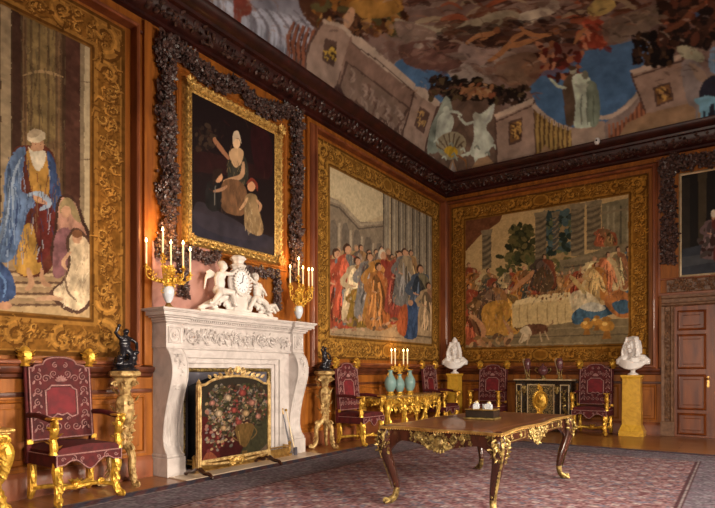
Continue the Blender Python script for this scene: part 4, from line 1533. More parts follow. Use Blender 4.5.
# trees
c.dabs(508, 536, 226, 262, 130, [(62, 62, 34), (86, 80, 42), (46, 48, 30), (104, 92, 50)], (1.5, 3.6), 1.5, inside=lambda x, y: abs(x - 522) < 8 + (y - 224) * .3)
c.dabs(544, 578, 212, 254, 130, [(52, 66, 62), (72, 92, 92), (40, 50, 42), (92, 98, 62)], (1.5, 3.8), 1.4)
c.dabs(500, 580, 256, 274, 60, [(84, 86, 46), (110, 100, 56), (64, 66, 40)], (1.5, 3), 2)
CO, CDK, CLT = (112, 98, 74), (88, 76, 58), (130, 114, 86)
for cxx, wd, ya, yb in ((487, 9, 232, 268), (541, 11, 214, 262), (578, 13, 206, 256), (594, 14, 203, 250), (556, 6, 214, 250)):
    c.poly([(cxx - wd / 2, ya), (cxx + wd / 2, ya - 1), (cxx + wd / 2, yb), (cxx - wd / 2, yb)], CO if cxx != 556 else (60, 76, 84))
    for k in range(int((yb - ya) / 6)):
        y = ya + k * 6
        c.stroke([(cxx - wd / 2, y + 4), (cxx, y + 2.4), (cxx + wd / 2, y - 1.5)], 1.5, CDK, taper=0)
        c.stroke([(cxx - wd / 2, y + 7), (cxx, y + 5.4), (cxx + wd / 2, y + 1.5)], 1.6, CLT, taper=0)
    c.poly([(cxx - wd / 2 - 1.5, ya - 1), (cxx + wd / 2 + 1.5, ya - 3), (cxx + wd / 2, ya + 3), (cxx - wd / 2, ya + 4)], CLT)
c.poly([(602, 204), (634, 197), (634, 262), (602, 252)], (122, 112, 84), jit=.2)
for x in (608, 614, 621, 628):
    c.stroke([(x, 206), (x, 250)], 2.2, (86, 80, 64) if x % 2 else (146, 134, 104), taper=0, sm=False)
c.stroke([(600, 214), (634, 208)], 2.2, CLT, taper=0, sm=False)
c.poly([(560, 262), (634, 240), (634, 300), (560, 296)], (120, 106, 78), jit=.2)
c.stroke([(560, 262), (596, 256), (634, 242)], 3.2, CLT, taper=0)
c.stroke([(564, 268), (600, 262), (634, 250)], 1.6, CDK, taper=0)
c.figure(603, 246, 20, (150, 76, 44), (130, 96, 60), w=.8)
c.figure(611, 246, 16, (130, 100, 60), (150, 76, 44), w=.8)
c.poly([(464, 326), (634, 318), (634, 352), (464, 356)], (126, 108, 76), jit=.2)
for k in range(3):
    c.stroke([(464, 332 + k * 7), (634, 326 + k * 8)], 1.2, (96, 80, 56) if k % 2 else (150, 130, 92), taper=.1, sm=False)
R1, O1, G3, B1, C1, Y1 = (146, 62, 36), (176, 110, 40), (96, 88, 64), (58, 92, 118), (196, 170, 118), (186, 136, 50)
pal = [R1, O1, (150, 110, 62), (120, 84, 50), C1, (104, 74, 48), (84, 80, 66), (164, 86, 48)]
for k in range(26):
    x = 468 + k * 6.3 + c.rng.uniform(-1.5, 1.5)
    top = 0 if x < 590 else (x - 590) * .45
    c.figure(x, 302 + c.rng.uniform(-6, 6) - top, c.rng.uniform(26, 40), c.rng.choice(pal), c.rng.choice(pal), hair=c.rng.choice([(60, 40, 28), (130, 96, 60), (160, 120, 80)]), w=.62)
c.figure(544, 290, 36, (70, 56, 46), (120, 62, 38), w=.7)
c.curve([(533, 284), (540, 268), (550, 270), (554, 284), (548, 292), (536, 290)], (86, 66, 44), fold=.4)
c.stroke([(512, 292), (520, 284), (530, 276), (534, 270)], 5, (184, 128, 82))
c.stroke([(566, 290), (576, 282), (588, 278)], 4, (184, 128, 82))
c.figure(628, 292, 46, (66, 100, 118), (150, 110, 60), w=.5)
c.figure(618, 290, 44, C1, (150, 96, 60), w=.5)
c.figure(608, 292, 40, (168, 96, 56), C1, w=.55)
c.figure(596, 300, 38, (186, 150, 90), O1, w=.6)
# left-hand group
for x, y, h, a, b in ((470, 322, 38, (120, 84, 56), R1), (478, 330, 40, (164, 74, 44), C1), (488, 334, 44, (112, 80, 44), Y1), (500, 334, 46, Y1, O1), (508, 330, 42, (184, 134, 46), (120, 90, 44)),
                      (472, 344, 34, (160, 76, 44), (190, 140, 90)), (494, 322, 40, (92, 70, 52), (150, 104, 56))):
    c.figure(x, y, h, a, b, w=.75, lean=c.rng.uniform(-.1, .1))
c.curve([(484, 306), (504, 300), (512, 312), (502, 326), (484, 324)], (184, 132, 44), fold=.6)
c.stroke([(476, 318), (484, 330), (480, 346)], 5, (190, 134, 90))
c.stroke([(504, 320), (512, 334), (510, 342)], 4, (176, 126, 84))
# the white cloth on the table
c.poly([(512, 304), (530, 300), (572, 298), (573, 322), (544, 326), (513, 328)], (204, 176, 118), jit=.06)
c.poly([(516, 301), (534, 296), (570, 292), (573, 299), (530, 303), (513, 306)], (222, 198, 142), jit=.08)
for x in (520, 528, 538, 548, 558, 566):
    c.stroke([(x, 304), (x - .6, 314), (x + .4, 324)], 1.2, (166, 138, 88))
c.dabs(520, 568, 293, 300, 16, [(150, 96, 50), (190, 150, 90), (110, 80, 50)], (.8, 1.6), 1.4)
c.curve([(570, 296), (582, 290), (596, 298), (602, 310), (590, 318), (574, 312)], (212, 192, 150), fold=.6)
c.curve([(573, 314), (584, 306), (600, 306), (612, 304), (616, 312), (602, 318), (588, 322), (574, 324)], (64, 96, 116), fold=.9)
c.curve([(580, 308), (592, 302), (606, 308), (596, 312)], (196, 190, 170), fold=.6)
c.curve([(604, 300), (618, 290), (632, 298), (632, 316), (616, 316)], (170, 104, 48), fold=.6)
c.curve([(612, 304), (626, 300), (632, 310), (620, 314)], (60, 90, 110), fold=.6)
c.stroke([(570, 276), (578, 284), (586, 294)], 5, (190, 160, 96))
# dog, urns
c.curve([(520, 330), (530, 324), (546, 325), (548, 332), (538, 334), (526, 336)], (104, 66, 44), fold=.5)
c.curve([(520, 330), (528, 326), (532, 334), (524, 342), (519, 342), (522, 335)], (206, 184, 146))
for p in ([(524, 334), (520, 344)], [(530, 334), (527, 345)], [(540, 332), (542, 342)], [(545, 331), (549, 340)]):
    c.stroke(p, 2, (176, 148, 110), taper=.2, sm=False)
c.stroke([(518, 331), (515, 327)], 3.2, (88, 56, 40), sm=False)
c.stroke([(547, 327), (553, 323), (552, 320)], 1.6, (150, 116, 80))
for x, y, s in ((607, 326, 1.15), (587, 325, .9), (597, 322, .8)):
    c.ell(x, y, 7 * s, 5 * s, (190, 132, 44), fold=.4)
    c.ell(x - 2, y - 2, 2.4 * s, 1.8 * s, (232, 188, 96))
    c.poly([(x - 2 * s, y + 4 * s), (x + 2 * s, y + 4 * s), (x + 4 * s, y + 11 * s), (x - 4 * s, y + 11 * s)], (150, 98, 34))
    c.ell(x, y - 6 * s, 4 * s, 2 * s, (160, 108, 40))
for k in range(420):
    x, y = c.rng.uniform(467, 632), c.rng.uniform(264, 300)
    if x < 514:
        y = c.rng.uniform(272, 342)
    c.stroke([(x, y), (x + c.rng.uniform(-3, 3), y + c.rng.uniform(1, 6))], c.rng.uniform(.7, 1.7),
             c.rng.choice([(214, 186, 134), (64, 42, 32), (168, 80, 48), (54, 48, 44), (200, 152, 100), (190, 120, 56), (84, 104, 116), (206, 160, 120)]), a=.65, sm=False)
c.dabs(470, 514, 336, 348, 24, [(170, 124, 80), (140, 104, 60), (104, 74, 50), (190, 150, 100)], (1, 2.6), 2)
weave(c, x0, x1, z0, z1, w)
c.blur(1, .2)
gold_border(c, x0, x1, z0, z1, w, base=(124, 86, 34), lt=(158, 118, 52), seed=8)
c.c *= TAP_GAIN
woven_hanging('wide tapestry of a feast at a white-clothed table, on the end wall', 'B', x0, x1, z0, z1, w, c, 2.34)
del c


# ------------------------------------------------ framed pictures
def gilt_frame(t, x0, x1, z0, z1, w, m='gilt_frame', deep=.09, seed=3, plain=False):
    mb = MB()
    if plain:
        mb.frame(x0, x1, z0, z1, [(-.01, 0), (-.01, .03), (w * .4, .045), (w, .02), (w, 0)])
    else:
        mb.frame(x0, x1, z0, z1, [(-.01, 0), (-.01, .03), (.012, .045), (w * .3, .04), (w * .5, deep * .8), (w * .75, deep), (w * .92, deep * .7), (w, 0)])
        r = random.Random(seed)
        for (ax, az, bx, bz) in ((x0, z0, x1, z0), (x0, z1, x1, z1), (x0, z0, x0, z1), (x1, z0, x1, z1)):
            ln = math.hypot(bx - ax, bz - az)
            ox = (-1 if ax == x0 else 1) if ax == bx else 0
            oz = (-1 if az == z0 else 1) if az == bz else 0
            n = int(ln / .055)
            for i in range(n + 1):
                q = i / n
                px_, pz_ = ax + (bx - ax) * q + ox * w * .62, az + (bz - az) * q + oz * w * .62
                d = ((bx - ax) / ln + ox * .8 * (1 if i % 2 else -1), -.4, (bz - az) / ln + oz * .8 * (1 if i % 2 else -1))
                mb.leaf((px_, -deep * .9, pz_), d, (0, -1, 0), w * .42, w * .13)
                mb.ell((ax + (bx - ax) * q + ox * .02, -.05, az + (bz - az) * q + oz * .02), .012, 5, 3)
        for cx, sx in ((x0 - w * .5, -1), (x1 + w * .5, 1)):
            for cz, sz in ((z0 - w * .5, -1), (z1 + w * .5, 1)):
                for k in range(10):
                    a = k * .628
                    mb.leaf((cx, -deep, cz), (math.cos(a), -.3, math.sin(a)), (0, -1, 0), w * .75, w * .2)
                mb.ell((cx, -deep - .01, cz), w * .22, 8, 5)
    return mb.build('frame', m, t)


x0, x1, z0, z1 = -7.84, -6.23, 3.10, 5.02
c = Canvas(np.arange(x0, x1 + .001, .0085), np.arange(z0, z1 + .001, .0085), on_left, (26, 15, 17), 1.0, wob=.006, seed=71, fine=9)
c.poly([(192, 150), (230, 158), (268, 170), (268, 180), (192, 172)], (44, 18, 18), jit=.3, a=.8)
c.poly([(190, 210), (272, 238), (272, 260), (190, 240)], (40, 38, 50), jit=.4)
c.curve([(196, 202), (218, 212), (240, 224), (256, 240), (220, 236), (194, 222)], (54, 48, 56), jit=.3, a=.7)
c.curve([(250, 128), (268, 136), (270, 176), (254, 168)], (40, 12, 16), fold=.4)
c.dabs(194, 214, 124, 150, 30, [(44, 32, 26), (58, 44, 34), (34, 24, 20)], (1, 2.6))
c.curve([(226, 158), (231, 152), (240, 153), (246, 164), (246, 182), (236, 190), (228, 184), (226, 172)], (52, 50, 42), fold=.6)
c.curve([(228, 152), (235, 148), (242, 152), (240, 163), (234, 168), (229, 160)], (196, 160, 120))
for k in range(40):
    x, y = c.rng.uniform(226, 246), c.rng.uniform(160, 190)
    c.stroke([(x, y), (x + c.rng.uniform(-3, 3), y + 5)], 1.0, c.rng.choice([(110, 96, 64), (30, 34, 32), (150, 128, 84), (70, 72, 60)]), a=.6, sm=False)
c.ell(235, 144, 3.8, 5.2, (226, 190, 150))
c.curve([(231, 143), (232, 133), (237, 132), (240, 144), (237, 139), (234, 139)], (196, 176, 150))
c.stroke([(230, 146), (229, 152)], 1.6, (90, 60, 40), sm=False)
c.stroke([(234, 143.5), (234.8, 143.5)], .8, (90, 50, 40), sm=False)
c.stroke([(228, 160), (222, 152), (214, 142), (213, 138)], 4.5, (150, 104, 76))
c.stroke([(242, 162), (240, 176), (230, 180), (222, 182)], 5, (176, 138, 104))
c.curve([(222, 182), (234, 180), (244, 188), (246, 206), (240, 216), (224, 212), (218, 200)], (104, 74, 50), fold=.6)
c.curve([(206, 184), (214, 180), (219, 186), (220, 206), (212, 212), (204, 204)], (28, 26, 26), fold=.6)
c.ell(217, 178, 4.4, 5.0, (190, 142, 106))
c.curve([(211, 178), (213, 170), (221, 170), (220, 174), (215, 180), (212, 186)], (42, 28, 22))
c.stroke([(212, 192), (220, 190), (226, 186)], 3.4, (160, 120, 92))
c.stroke([(214, 186), (213, 206)], 2.4, (104, 100, 92))
c.curve([(243, 200), (247, 194), (255, 196), (257, 208), (262, 230), (256, 236), (244, 228), (243, 214)], (132, 108, 76), fold=.5)
c.ell(250, 187, 4.0, 5.0, (204, 150, 112))
c.curve([(245, 184), (250, 178), (256, 184), (256, 192), (252, 182), (247, 184)], (120, 50, 36))
c.stroke([(246, 198), (242, 206), (238, 210)], 3, (190, 150, 112))
c.stroke([(255, 200), (259, 206), (258, 212)], 3, (180, 138, 104))
for k in range(46):
    x, y = c.rng.uniform(244, 259), c.rng.uniform(198, 232)
    c.stroke([(x, y), (x + c.rng.uniform(-1.5, 1.5), y + 5)], .9, c.rng.choice([(186, 162, 120), (96, 74, 52), (150, 126, 92), (204, 184, 146)]), a=.6, sm=False)
for k in range(50):
    x, y = c.rng.uniform(220, 244), c.rng.uniform(184, 212)
    c.stroke([(x, y), (x + c.rng.uniform(-2, 2), y + 4)], 1.0, c.rng.choice([(140, 100, 66), (70, 48, 34), (120, 84, 60), (88, 70, 56)]), a=.6, sm=False)
for k in range(70):
    x, y = c.rng.uniform(192, 270), c.rng.uniform(120, 190)
    if (x - 236) ** 2 / 500 + (y - 170) ** 2 / 1600 > 1:
        c.stroke([(x, y), (x + c.rng.uniform(-8, 8), y + c.rng.uniform(3, 9))], 2.2, c.rng.choice([(58, 22, 22), (40, 16, 18), (34, 24, 22), (66, 36, 26)]), a=.5)
c.blur(1, .4)
c.c *= 1.0
t = thing('portrait_painting', 'dark group portrait of a lady with children in a carved gold frame over the fireplace', 'painting', (0, -7.035, 2.98), R90)
xo, zo = -7.035, 2.98
c.mesh('canvas', OILM, t, lambda U, V: (U - xo, -.03 + 0 * U, V - zo))
gilt_frame(t, x0 - xo, x1 - xo, z0 - zo, z1 - zo, .135)

x0, x1, z0, z1 = 5.09, 6.55, 3.18, 5.16
c = Canvas(np.arange(x0, x1 + .001, .011), np.arange(z0, z1 + .001, .011), on_back, (26, 22, 20), 1.0, wob=.006, seed=81, fine=9)
c.poly([(698, 170), (707, 168), (706, 244), (699, 246)], (66, 56, 40), jit=.3)
c.poly([(680, 180), (690, 178), (690, 250), (680, 252)], (44, 38, 32), jit=.3)
c.poly([(680, 250), (716, 242), (716, 278), (680, 280)], (50, 54, 62), jit=.3)
c.poly([(680, 258), (716, 252), (716, 262), (680, 268)], (74, 76, 80), jit=.3, a=.7)
c.figure(713, 258, 44, (104, 84, 84), (120, 60, 44), w=.5)
c.ell(714, 214, 3, 4, (210, 200, 180))
c.dabs(700, 735, 238, 256, 30, [(54, 30, 26), (70, 60, 56), (34, 30, 30)], (1.4, 3))
c.figure(730, 262, 60, (90, 40, 36), (60, 50, 50), w=.5)
c.blur(1, .5)
t = thing('overdoor_painting', 'dark picture with a column and small figures in a thin gold frame above the door', 'painting', (5.82, 0, 3.14), 0)
c.mesh('canvas', OILM, t, lambda U, V: (U - 5.82, -.03 + 0 * U, V - 3.14))
gilt_frame(t, x0 - 5.82, x1 - 5.82, .04, z1 - 3.14, .04, plain=True, m='brass_line')
del c

# ------------------------------------------------ carved limewood
def carving(name, label, wall, o, paths, width, n, size, seed, depth=.07, m='carving', berries=.35, grp='carved limewood drops and swags', extra=None, flowers=.15):
    t = thing('carved_garland' if name is None else name, label, 'carving', (0, o[0], o[1]) if wall == 'L' else (o[0], 0, o[1]), R90 if wall == 'L' else 0, grp)
    r = random.Random(seed)
    for p in paths:
        mb = MB()
        P = [(a - o[0], -.03, b - o[1]) for a, b in p]
        mb.foliage(P, width, int(n), size, r, depth, (0, -1, 0), berries, flowers)
        mb.tube(spline(P, 6), .03, 6)
        mb.v = [(v[0], min(v[1], -.002), v[2]) for v in mb.v]
        mb.build('foliage_spray', m, t)
    if extra:
        extra(t, r)
    return t


wv = lambda t: .115 + .035 * math.sin(t * 21)
carving(None, 'tall carved drop of dark fruit and leaves hanging beside the turbaned-man tapestry', 'L', (-8.24, 2.5), [[(-8.24, 5.52), (-8.26, 4.6), (-8.22, 3.6), (-8.25, 2.75)]], wv, 900, .085, 1, .10)
carving(None, 'tall carved drop of dark flowers down the far edge of the portrait bay', 'L', (-5.75, 2.7), [[(-5.76, 5.56), (-5.74, 4.6), (-5.77, 3.6), (-5.75, 2.78)]], wv, 900, .085, 2, .10)
carving(None, 'heavy dark carved swag stretched above the gold-framed group portrait', 'L', (-7.0, 5.3),
        [[(-8.2, 5.50), (-7.9, 5.42), (-7.6, 5.34), (-7.3, 5.33), (-7.05, 5.47)], [(-7.05, 5.47), (-6.8, 5.34), (-6.5, 5.31), (-6.2, 5.38), (-5.9, 5.52)]],
        lambda t: .07 + .05 * math.sin(t * 3.14), 420, .08, 3, .09)
carving(None, 'small dark carved festoon above the pink marble, under the portrait frame', 'L', (-7.75, 2.5),
        [[(-8.02, 2.82), (-7.85, 2.88), (-7.65, 2.84), (-7.4, 2.90)], [(-7.98, 2.80), (-8.0, 2.6), (-7.98, 2.28)]], .065, 200, .065, 4, .07)
carving(None, 'small dark carved festoon beside the clock, its tail hanging over orange wood', 'L', (-6.4, 2.5),
        [[(-6.95, 2.82), (-6.75, 2.78), (-6.5, 2.80), (-6.28, 2.84)], [(-6.24, 2.86), (-6.20, 2.6), (-6.22, 2.28)]], .06, 190, .065, 5, .07)
carving(None, 'dark carved drop hanging between the feast tapestry and the overdoor picture', 'B', (4.87, 3.4), [[(4.88, 5.5), (4.86, 4.8), (4.89, 4.1), (4.87, 3.45)]], lambda t: .12 + .03 * math.sin(t * 19), 560, .09, 6, .10)
carving(None, 'dark carved swag over the top of the overdoor picture', 'B', (5.8, 5.3), [[(4.9, 5.46), (5.3, 5.36), (5.8, 5.40), (6.3, 5.36), (6.8, 5.46)]], .14, 520, .09, 7, .10)
t = thing('carved_overdoor', 'long carved panel of scrolling leaves between the door head and the picture', 'carving', (5.7, 0, 2.87), 0, 'carved limewood drops and swags')
mb = MB().box(-.86, .9, -.025, 0, 0, .24, .004)
mb.build('ground_board', 'carving_warm', t, False)
mb = MB()
for k in range(7):
    mb.scroll((-.72 + k * .25, -.05, .12), .085, 1.3, .016, k * 2.1, 1 if k % 2 else -1)
    mb.scroll((-.60 + k * .25, -.045, .14 - (k % 2) * .05), .05, 1.2, .012, k * 1.3, -1 if k % 2 else 1)
mb.foliage([(-.82, -.03, .12), (0, -.03, .12), (.86, -.03, .12)], .09, 170, .06, random.Random(3), .02)
mb.build('leaf_scrolls', 'carving_warm', t)
# ================================================================ CHIMNEYPIECE (front faces -y locally, x runs along the wall)
YC = -7.13
HW = 1.29


def on_wall_L(name, label, cat, y, z=0.0, x=0.0, group=None):
    return thing(name, label, cat, (x, y, z), R90, group)


t = on_wall_L('chimneypiece', 'carved white marble chimneypiece with scroll jambs and a deep moulded shelf', 'fireplace', YC)
# shelf, breaking forward over the jambs
sh = MB()
stack = [(1.885, 1.90, .0), (1.90, 1.925, .03), (1.925, 1.955, .05), (1.955, 1.975, .09), (1.975, 2.02, .125), (2.02, 2.035, .14), (2.035, 2.065, .155)]
for z0, z1, e in stack:
    sh.box(-HW + .30 - .001, HW - .30 + .001, -.235 - e * .95, 0, z0, z1, .004)
    for sx in (-1, 1):
        a, b = sorted((sx * (HW + .0 + e), sx * (HW - .28 - e * .6)))
        sh.box(a, b, -.285 - e, 0, z0, z1, .004)
for k in range(56):
    x = -HW + .34 + k * (2 * HW - .68) / 55
    sh.box(x - .011, x + .011, -.30, -.24, 1.935, 1.953)
sh.build('mantel_shelf', 'marble', t)
# jamb blocks with rosettes, frieze with scrolls
for sx in (-1, 1):
    j = MB()
    x0, x1 = sorted((sx * HW, sx * (HW - .25)))
    j.box(x0, x1, -.28, 0, 1.60, 1.885, .006)
    j.box(x0 - .005, x1 + .005, -.29, 0, 1.585, 1.605, .004)
    # scroll-shaped console: depth against height
    prof = spline([(-.27, 1.585), (-.34, 1.50), (-.385, 1.36), (-.375, 1.20), (-.32, 1.02), (-.255, .80), (-.215, .58), (-.215, .42), (-.25, .32), (-.29, .27)], 4)
    prof = [(p[0], p[1]) for p in prof]
    outline = prof + [(0, .27), (0, 1.585)]
    j.prism_x(outline, x0 + .012, x1 - .012)
    for zx in (x0 + .012, x1 - .012):
        j.tube([(zx, p[0] - .0, p[1]) for p in prof], .010, 6)
    j.box(x0 - .01, x1 + .01, -.315, 0, 0.0, .235, .006)
    j.box(x0 - .004, x1 + .004, -.30, 0, .235, .275, .008)
    o = j.build('jamb', 'marble', t)
    fl = MB()
    for k in range(4):
        xx = x0 + .055 + k * (x1 - x0 - .11) / 3
        fl.tube([(xx, p[0] + .004, p[1]) for p in prof if .36 < p[1] < 1.02], [.006, .013, .013, .012], 6)
    fl.build('fluting', 'marble', o)
    r = random.Random(3)
    rf = MB()
    rf.foliage([(x0 + .125, -.36, 1.5), (x0 + .125, -.375, 1.3), (x0 + .125, -.33, 1.08)], .05, 60, .05, r, .0, flowers=.25)
    rf.build('leaf_pendant', 'marble', o)
    ro = MB()
    cx = (x0 + x1) / 2
    ro.frame(cx - .085, cx + .085, 1.66, 1.83, [(0, .28), (0, .288), (.012, .295), (.02, .28)])
    pts = [(cx + .072 * math.cos(a), -.283, 1.745 + .088 * math.sin(a)) for a in np.linspace(0, 6.283, 25)]
    ro.tube(pts, .009, 6)
    for k in range(8):
        a = k * math.pi / 4
        ro.leaf((cx, -.285, 1.745), (math.cos(a), -.1, math.sin(a)), (0, -1, 0), .052, .016)
    ro.ell((cx, -.295, 1.745), .016, 8, 6)
    ro.build('rosette', 'marble', o)
fr = MB()
fr.box(-HW + .25, HW - .25, -.225, 0, 1.60, 1.885, .002)
fr.box(-HW + .25, HW - .25, -.245, 0, 1.575, 1.61, .008)
fr.build('frieze', 'marble', t)
r = random.Random(8)
rl = MB()
n = 8
for k in range(n):
    x = -HW + .42 + k * (2 * HW - .84) / (n - 1)
    d = 1 if k % 2 else -1
    rl.scroll((x, -.238, 1.745), .085, 1.5, .013, 1.57 * d, d)
    rl.scroll((x + .13, -.238, 1.745 - d * .02), .05, 1.2, .010, -1.57 * d, -d)
    for m in range(6):
        a = m * 1.047 + k
        rl.leaf((x, -.232, 1.745), (math.cos(a), -.2, math.sin(a)), (0, -1, 0), .045, .015)
rl.foliage([(-HW + .30, -.228, 1.745), (0, -.228, 1.745), (HW - .30, -.228, 1.745)], .09, 230, .048, r, .04, flowers=.05, berries=.2)
o = rl.build('scroll_relief', 'marble', t)
# stepped architrave round the opening
OX0, OX1, OZ = FB0 - YC - .04, FB1 - YC + .04, 1.34
ar = MB()
for (e0, e1, dd) in ((.0, .06, .17), (.06, .13, .195), (.13, .235, .225)):
    ar.box(OX0 - e1, OX0 - e0, -dd, 0, 0, OZ + e1, .004)
    ar.box(OX1 + e0, OX1 + e1, -dd, 0, 0, OZ + e1, .004)
    ar.box(OX0 - e0, OX1 + e0, -dd, 0, OZ + e0, OZ + e1, .004)
ar.box(-HW + .22, OX0 - .235, -.19, 0, 0, 1.6).box(OX1 + .235, HW - .22, -.19, 0, 0, 1.6)
ar.build('architrave', 'marble', t)
g = MB()
g.frame(OX0, OX1, -.06, OZ, [(-.05, .10), (-.05, .15), (-.035, .165), (-.015, .165), (0, .15), (0, .10)])
for k in range(36):
    z = .04 + k * .036
    for x in (OX0 + .025, OX1 - .025):
        g.ell((x, -.167, z), .012, 6, 4)
for k in range(46):
    g.ell((OX0 + .04 + k * (OX1 - OX0 - .08) / 45, -.167, OZ - .025), .012, 6, 4)
g.v = [(v[0], v[1], max(v[2], .013)) for v in g.v]
g.build('gilt_moulding', 'ormolu', t)
# slate slips cut to an arch, then the black firebox behind
sl = MB()
ax0, ax1 = OX0 + .11, OX1 - .11
N = 16
arch = [(ax0 + (ax1 - ax0) * k / N, 1.10 + .16 * math.sin(math.pi * k / N)) for k in range(N + 1)]
for k in range(N):
    a, b = arch[k], arch[k + 1]
    sl.prism([(a[0], a[1]), (b[0], b[1]), (b[0], OZ - .03), (a[0], OZ - .03)], -.12, -.09)
sl.prism([(OX0 + .04, .013), (ax0, .013), (ax0, OZ - .03), (OX0 + .04, OZ - .03)], -.12, -.09)
sl.prism([(ax1, .013), (OX1 - .04, .013), (OX1 - .04, OZ - .03), (ax1, OZ - .03)], -.12, -.09)
sl.build('slate_slips', 'steel', t, False)
fb = MB()
a, b = FB0 - YC + .004, FB1 - YC - .004
fb.box(a, b, .52, .56, .0, FBZ - .004).box(a, a + .03, -.08, .52, .0, FBZ - .004).box(b - .03, b, -.08, .52, .0, FBZ - .004)
fb.box(a, b, -.08, .56, FBZ - .03, FBZ - .004).box(a, b, .0, .56, .0, .012)
fb.build('firebox', 'soot', t, False, label='sooty black firebox')

# ---------------------------------------------------------------- fender, andirons, tools, screen
t = on_wall_L('fender', 'low brass fender edging the hearth behind the fire screen', 'fender', YC - .02, 0.012, -.10)
f = MB()
for z, h in ((0, .03), (.10, .028), (.145, .02)):
    f.box(-.95, .88, -.50, -.47, z, z + h, .006)
    for x in (-.95, .85):
        f.box(x, x + .03, -.5, -.355, z, z + h, .006)
f.box(-.93, .86, -.49, -.478, .03, .10)
f.build('fender_rail', 'brass', t)
for x in (-.935, .865):
    MB().lathe([(.0, 0), (.035, 0), (.04, .03), (.02, .05), (.028, .12), (.018, .17), (.03, .20), (.0, .235)], (x, -.485, 0), 14).build('finial', 'brass', t)
for i, x in enumerate((-.66, .56)):
    t = on_wall_L('andiron', ('polished andiron showing at the near edge of the fire screen', 'polished andiron in the fire opening, beside the fire tongs')[i], 'andiron', YC + x, 0.012, .12)
    a_ = MB().lathe([(0, .06), (.03, .07), (.02, .14), (.035, .17), (.018, .24), (.03, .30), (.012, .34), (.028, .37), (.0, .41)], (0, 0, 0), 14)
    a_.build('upright', 'brass_line', t)
    b_ = MB().tube(spline([(-.09, 0, .012), (-.06, 0, .05), (0, 0, .08), (.06, 0, .05), (.09, 0, .012)], 4), .014, 8)
    b_.box(-.012, .012, 0.0, .30, .06, .09)
    b_.build('foot', 'brass', t)
for i, (x, lean, lab) in enumerate(((.90, -.03, 'long steel fire tongs leaning on the inner side of the fireplace jamb'), (.98, .0, 'slim fire shovel with a brass knob leaning beside the fire tongs'))):
    t = on_wall_L('fire_tongs' if i == 0 else 'fire_shovel', lab, 'fire tool', YC + x - .05, 0.012, .36)
    a, b = (0, -.06, .0), (lean + .02, .135, .70)
    if i == 0:
        MB().tube([(-.015, -.06, 0), (.012, .125, .62)], .007, 6).build('arm', 'steel', t)
        MB().tube([(.02, -.06, 0), (.018, .125, .62)], .007, 6).build('arm', 'steel', t)
        MB().tube([(.015, .125, .62), (.015, .14, .68)], .010, 8).ell((.015, .145, .70), .020, 10, 6).build('handle', 'brass', t)
    else:
        MB().tube([(0, -.04, .10), (.02, .135, .66)], .008, 6).build('shaft', 'brass_line', t)
        MB().box(-.035, .035, -.075, -.055, 0, .12, .006).build('blade', 'steel', t)
        MB().ell((.02, .142, .68), .022, 10, 6).build('handle', 'brass', t)

# fire screen
FX = .66
FY = -7.64
t = on_wall_L('fire_screen', 'standing fire screen with a woven bouquet in a vase and a crested gilt frame', 'fire screen', FY, 0.016, FX)
hw = .60


def top_z(x):
    u = abs(x) / hw
    return 1.12 + .10 * max(0, math.cos(u * math.pi * .5)) ** 1.0 - (.03 * math.exp(-((u - .85) / .12) ** 2))


fm = MB()
for sx in (-1, 1):
    fm.box(sx * hw - .026, sx * hw + .026, -.022, .022, .05, 1.12, .008)
    fm.tube([(sx * hw, -.024, .12), (sx * hw, -.024, 1.1)], .010, 8)
    fm.lathe([(.0, 0), (.024, .0), (.03, .02), (.014, .045), (.0, .07)], (sx * hw, 0, 1.12), 10)
top = [(x, 0, top_z(x)) for x in np.linspace(-hw, hw, 25)]
fm.tube(top, .018, 8)
fm.box(-hw, hw, -.02, .02, .16, .20, .006)
fm.tube(spline([(-hw, 0, .16), (-.35, -.01, .13), (0, -.01, .12), (.35, -.01, .13), (hw, 0, .16)], 5), .016, 8)
fm.build('frame', 'gilt_pale', t)
cr = MB()
for sx in (-1, 1):
    cr.scroll((sx * .10, -.02, 1.27), .055, 1.2, .014, 1.6, -sx)
    cr.scroll((sx * .30, -.02, 1.215), .040, 1.2, .012, 1.6, sx)
    for k in range(5):
        cr.leaf((sx * (.06 + k * .09), -.02, 1.25 - k * .014), (sx, -.1, .5), (0, -1, 0), .09, .022)
for k in range(7):
    a = .4 + k * .39
    cr.leaf((0, -.02, 1.27), (math.cos(a), -.1, math.sin(a)), (0, -1, 0), .09, .022)
cr.ell((0, -.03, 1.28), (.03, .02, .035), 8, 6)
cr.build('crest', 'gilt_pale', t)
cr = MB().ell((0, -.02, .14), (.13, .012, .02), 12, 6)
cr.foliage([(-.14, -.02, .15), (0, -.02, .13), (.14, -.02, .15)], .03, 40, .05, random.Random(4), .01)
cr.build('lower_ornament', 'gilt_frame', t)


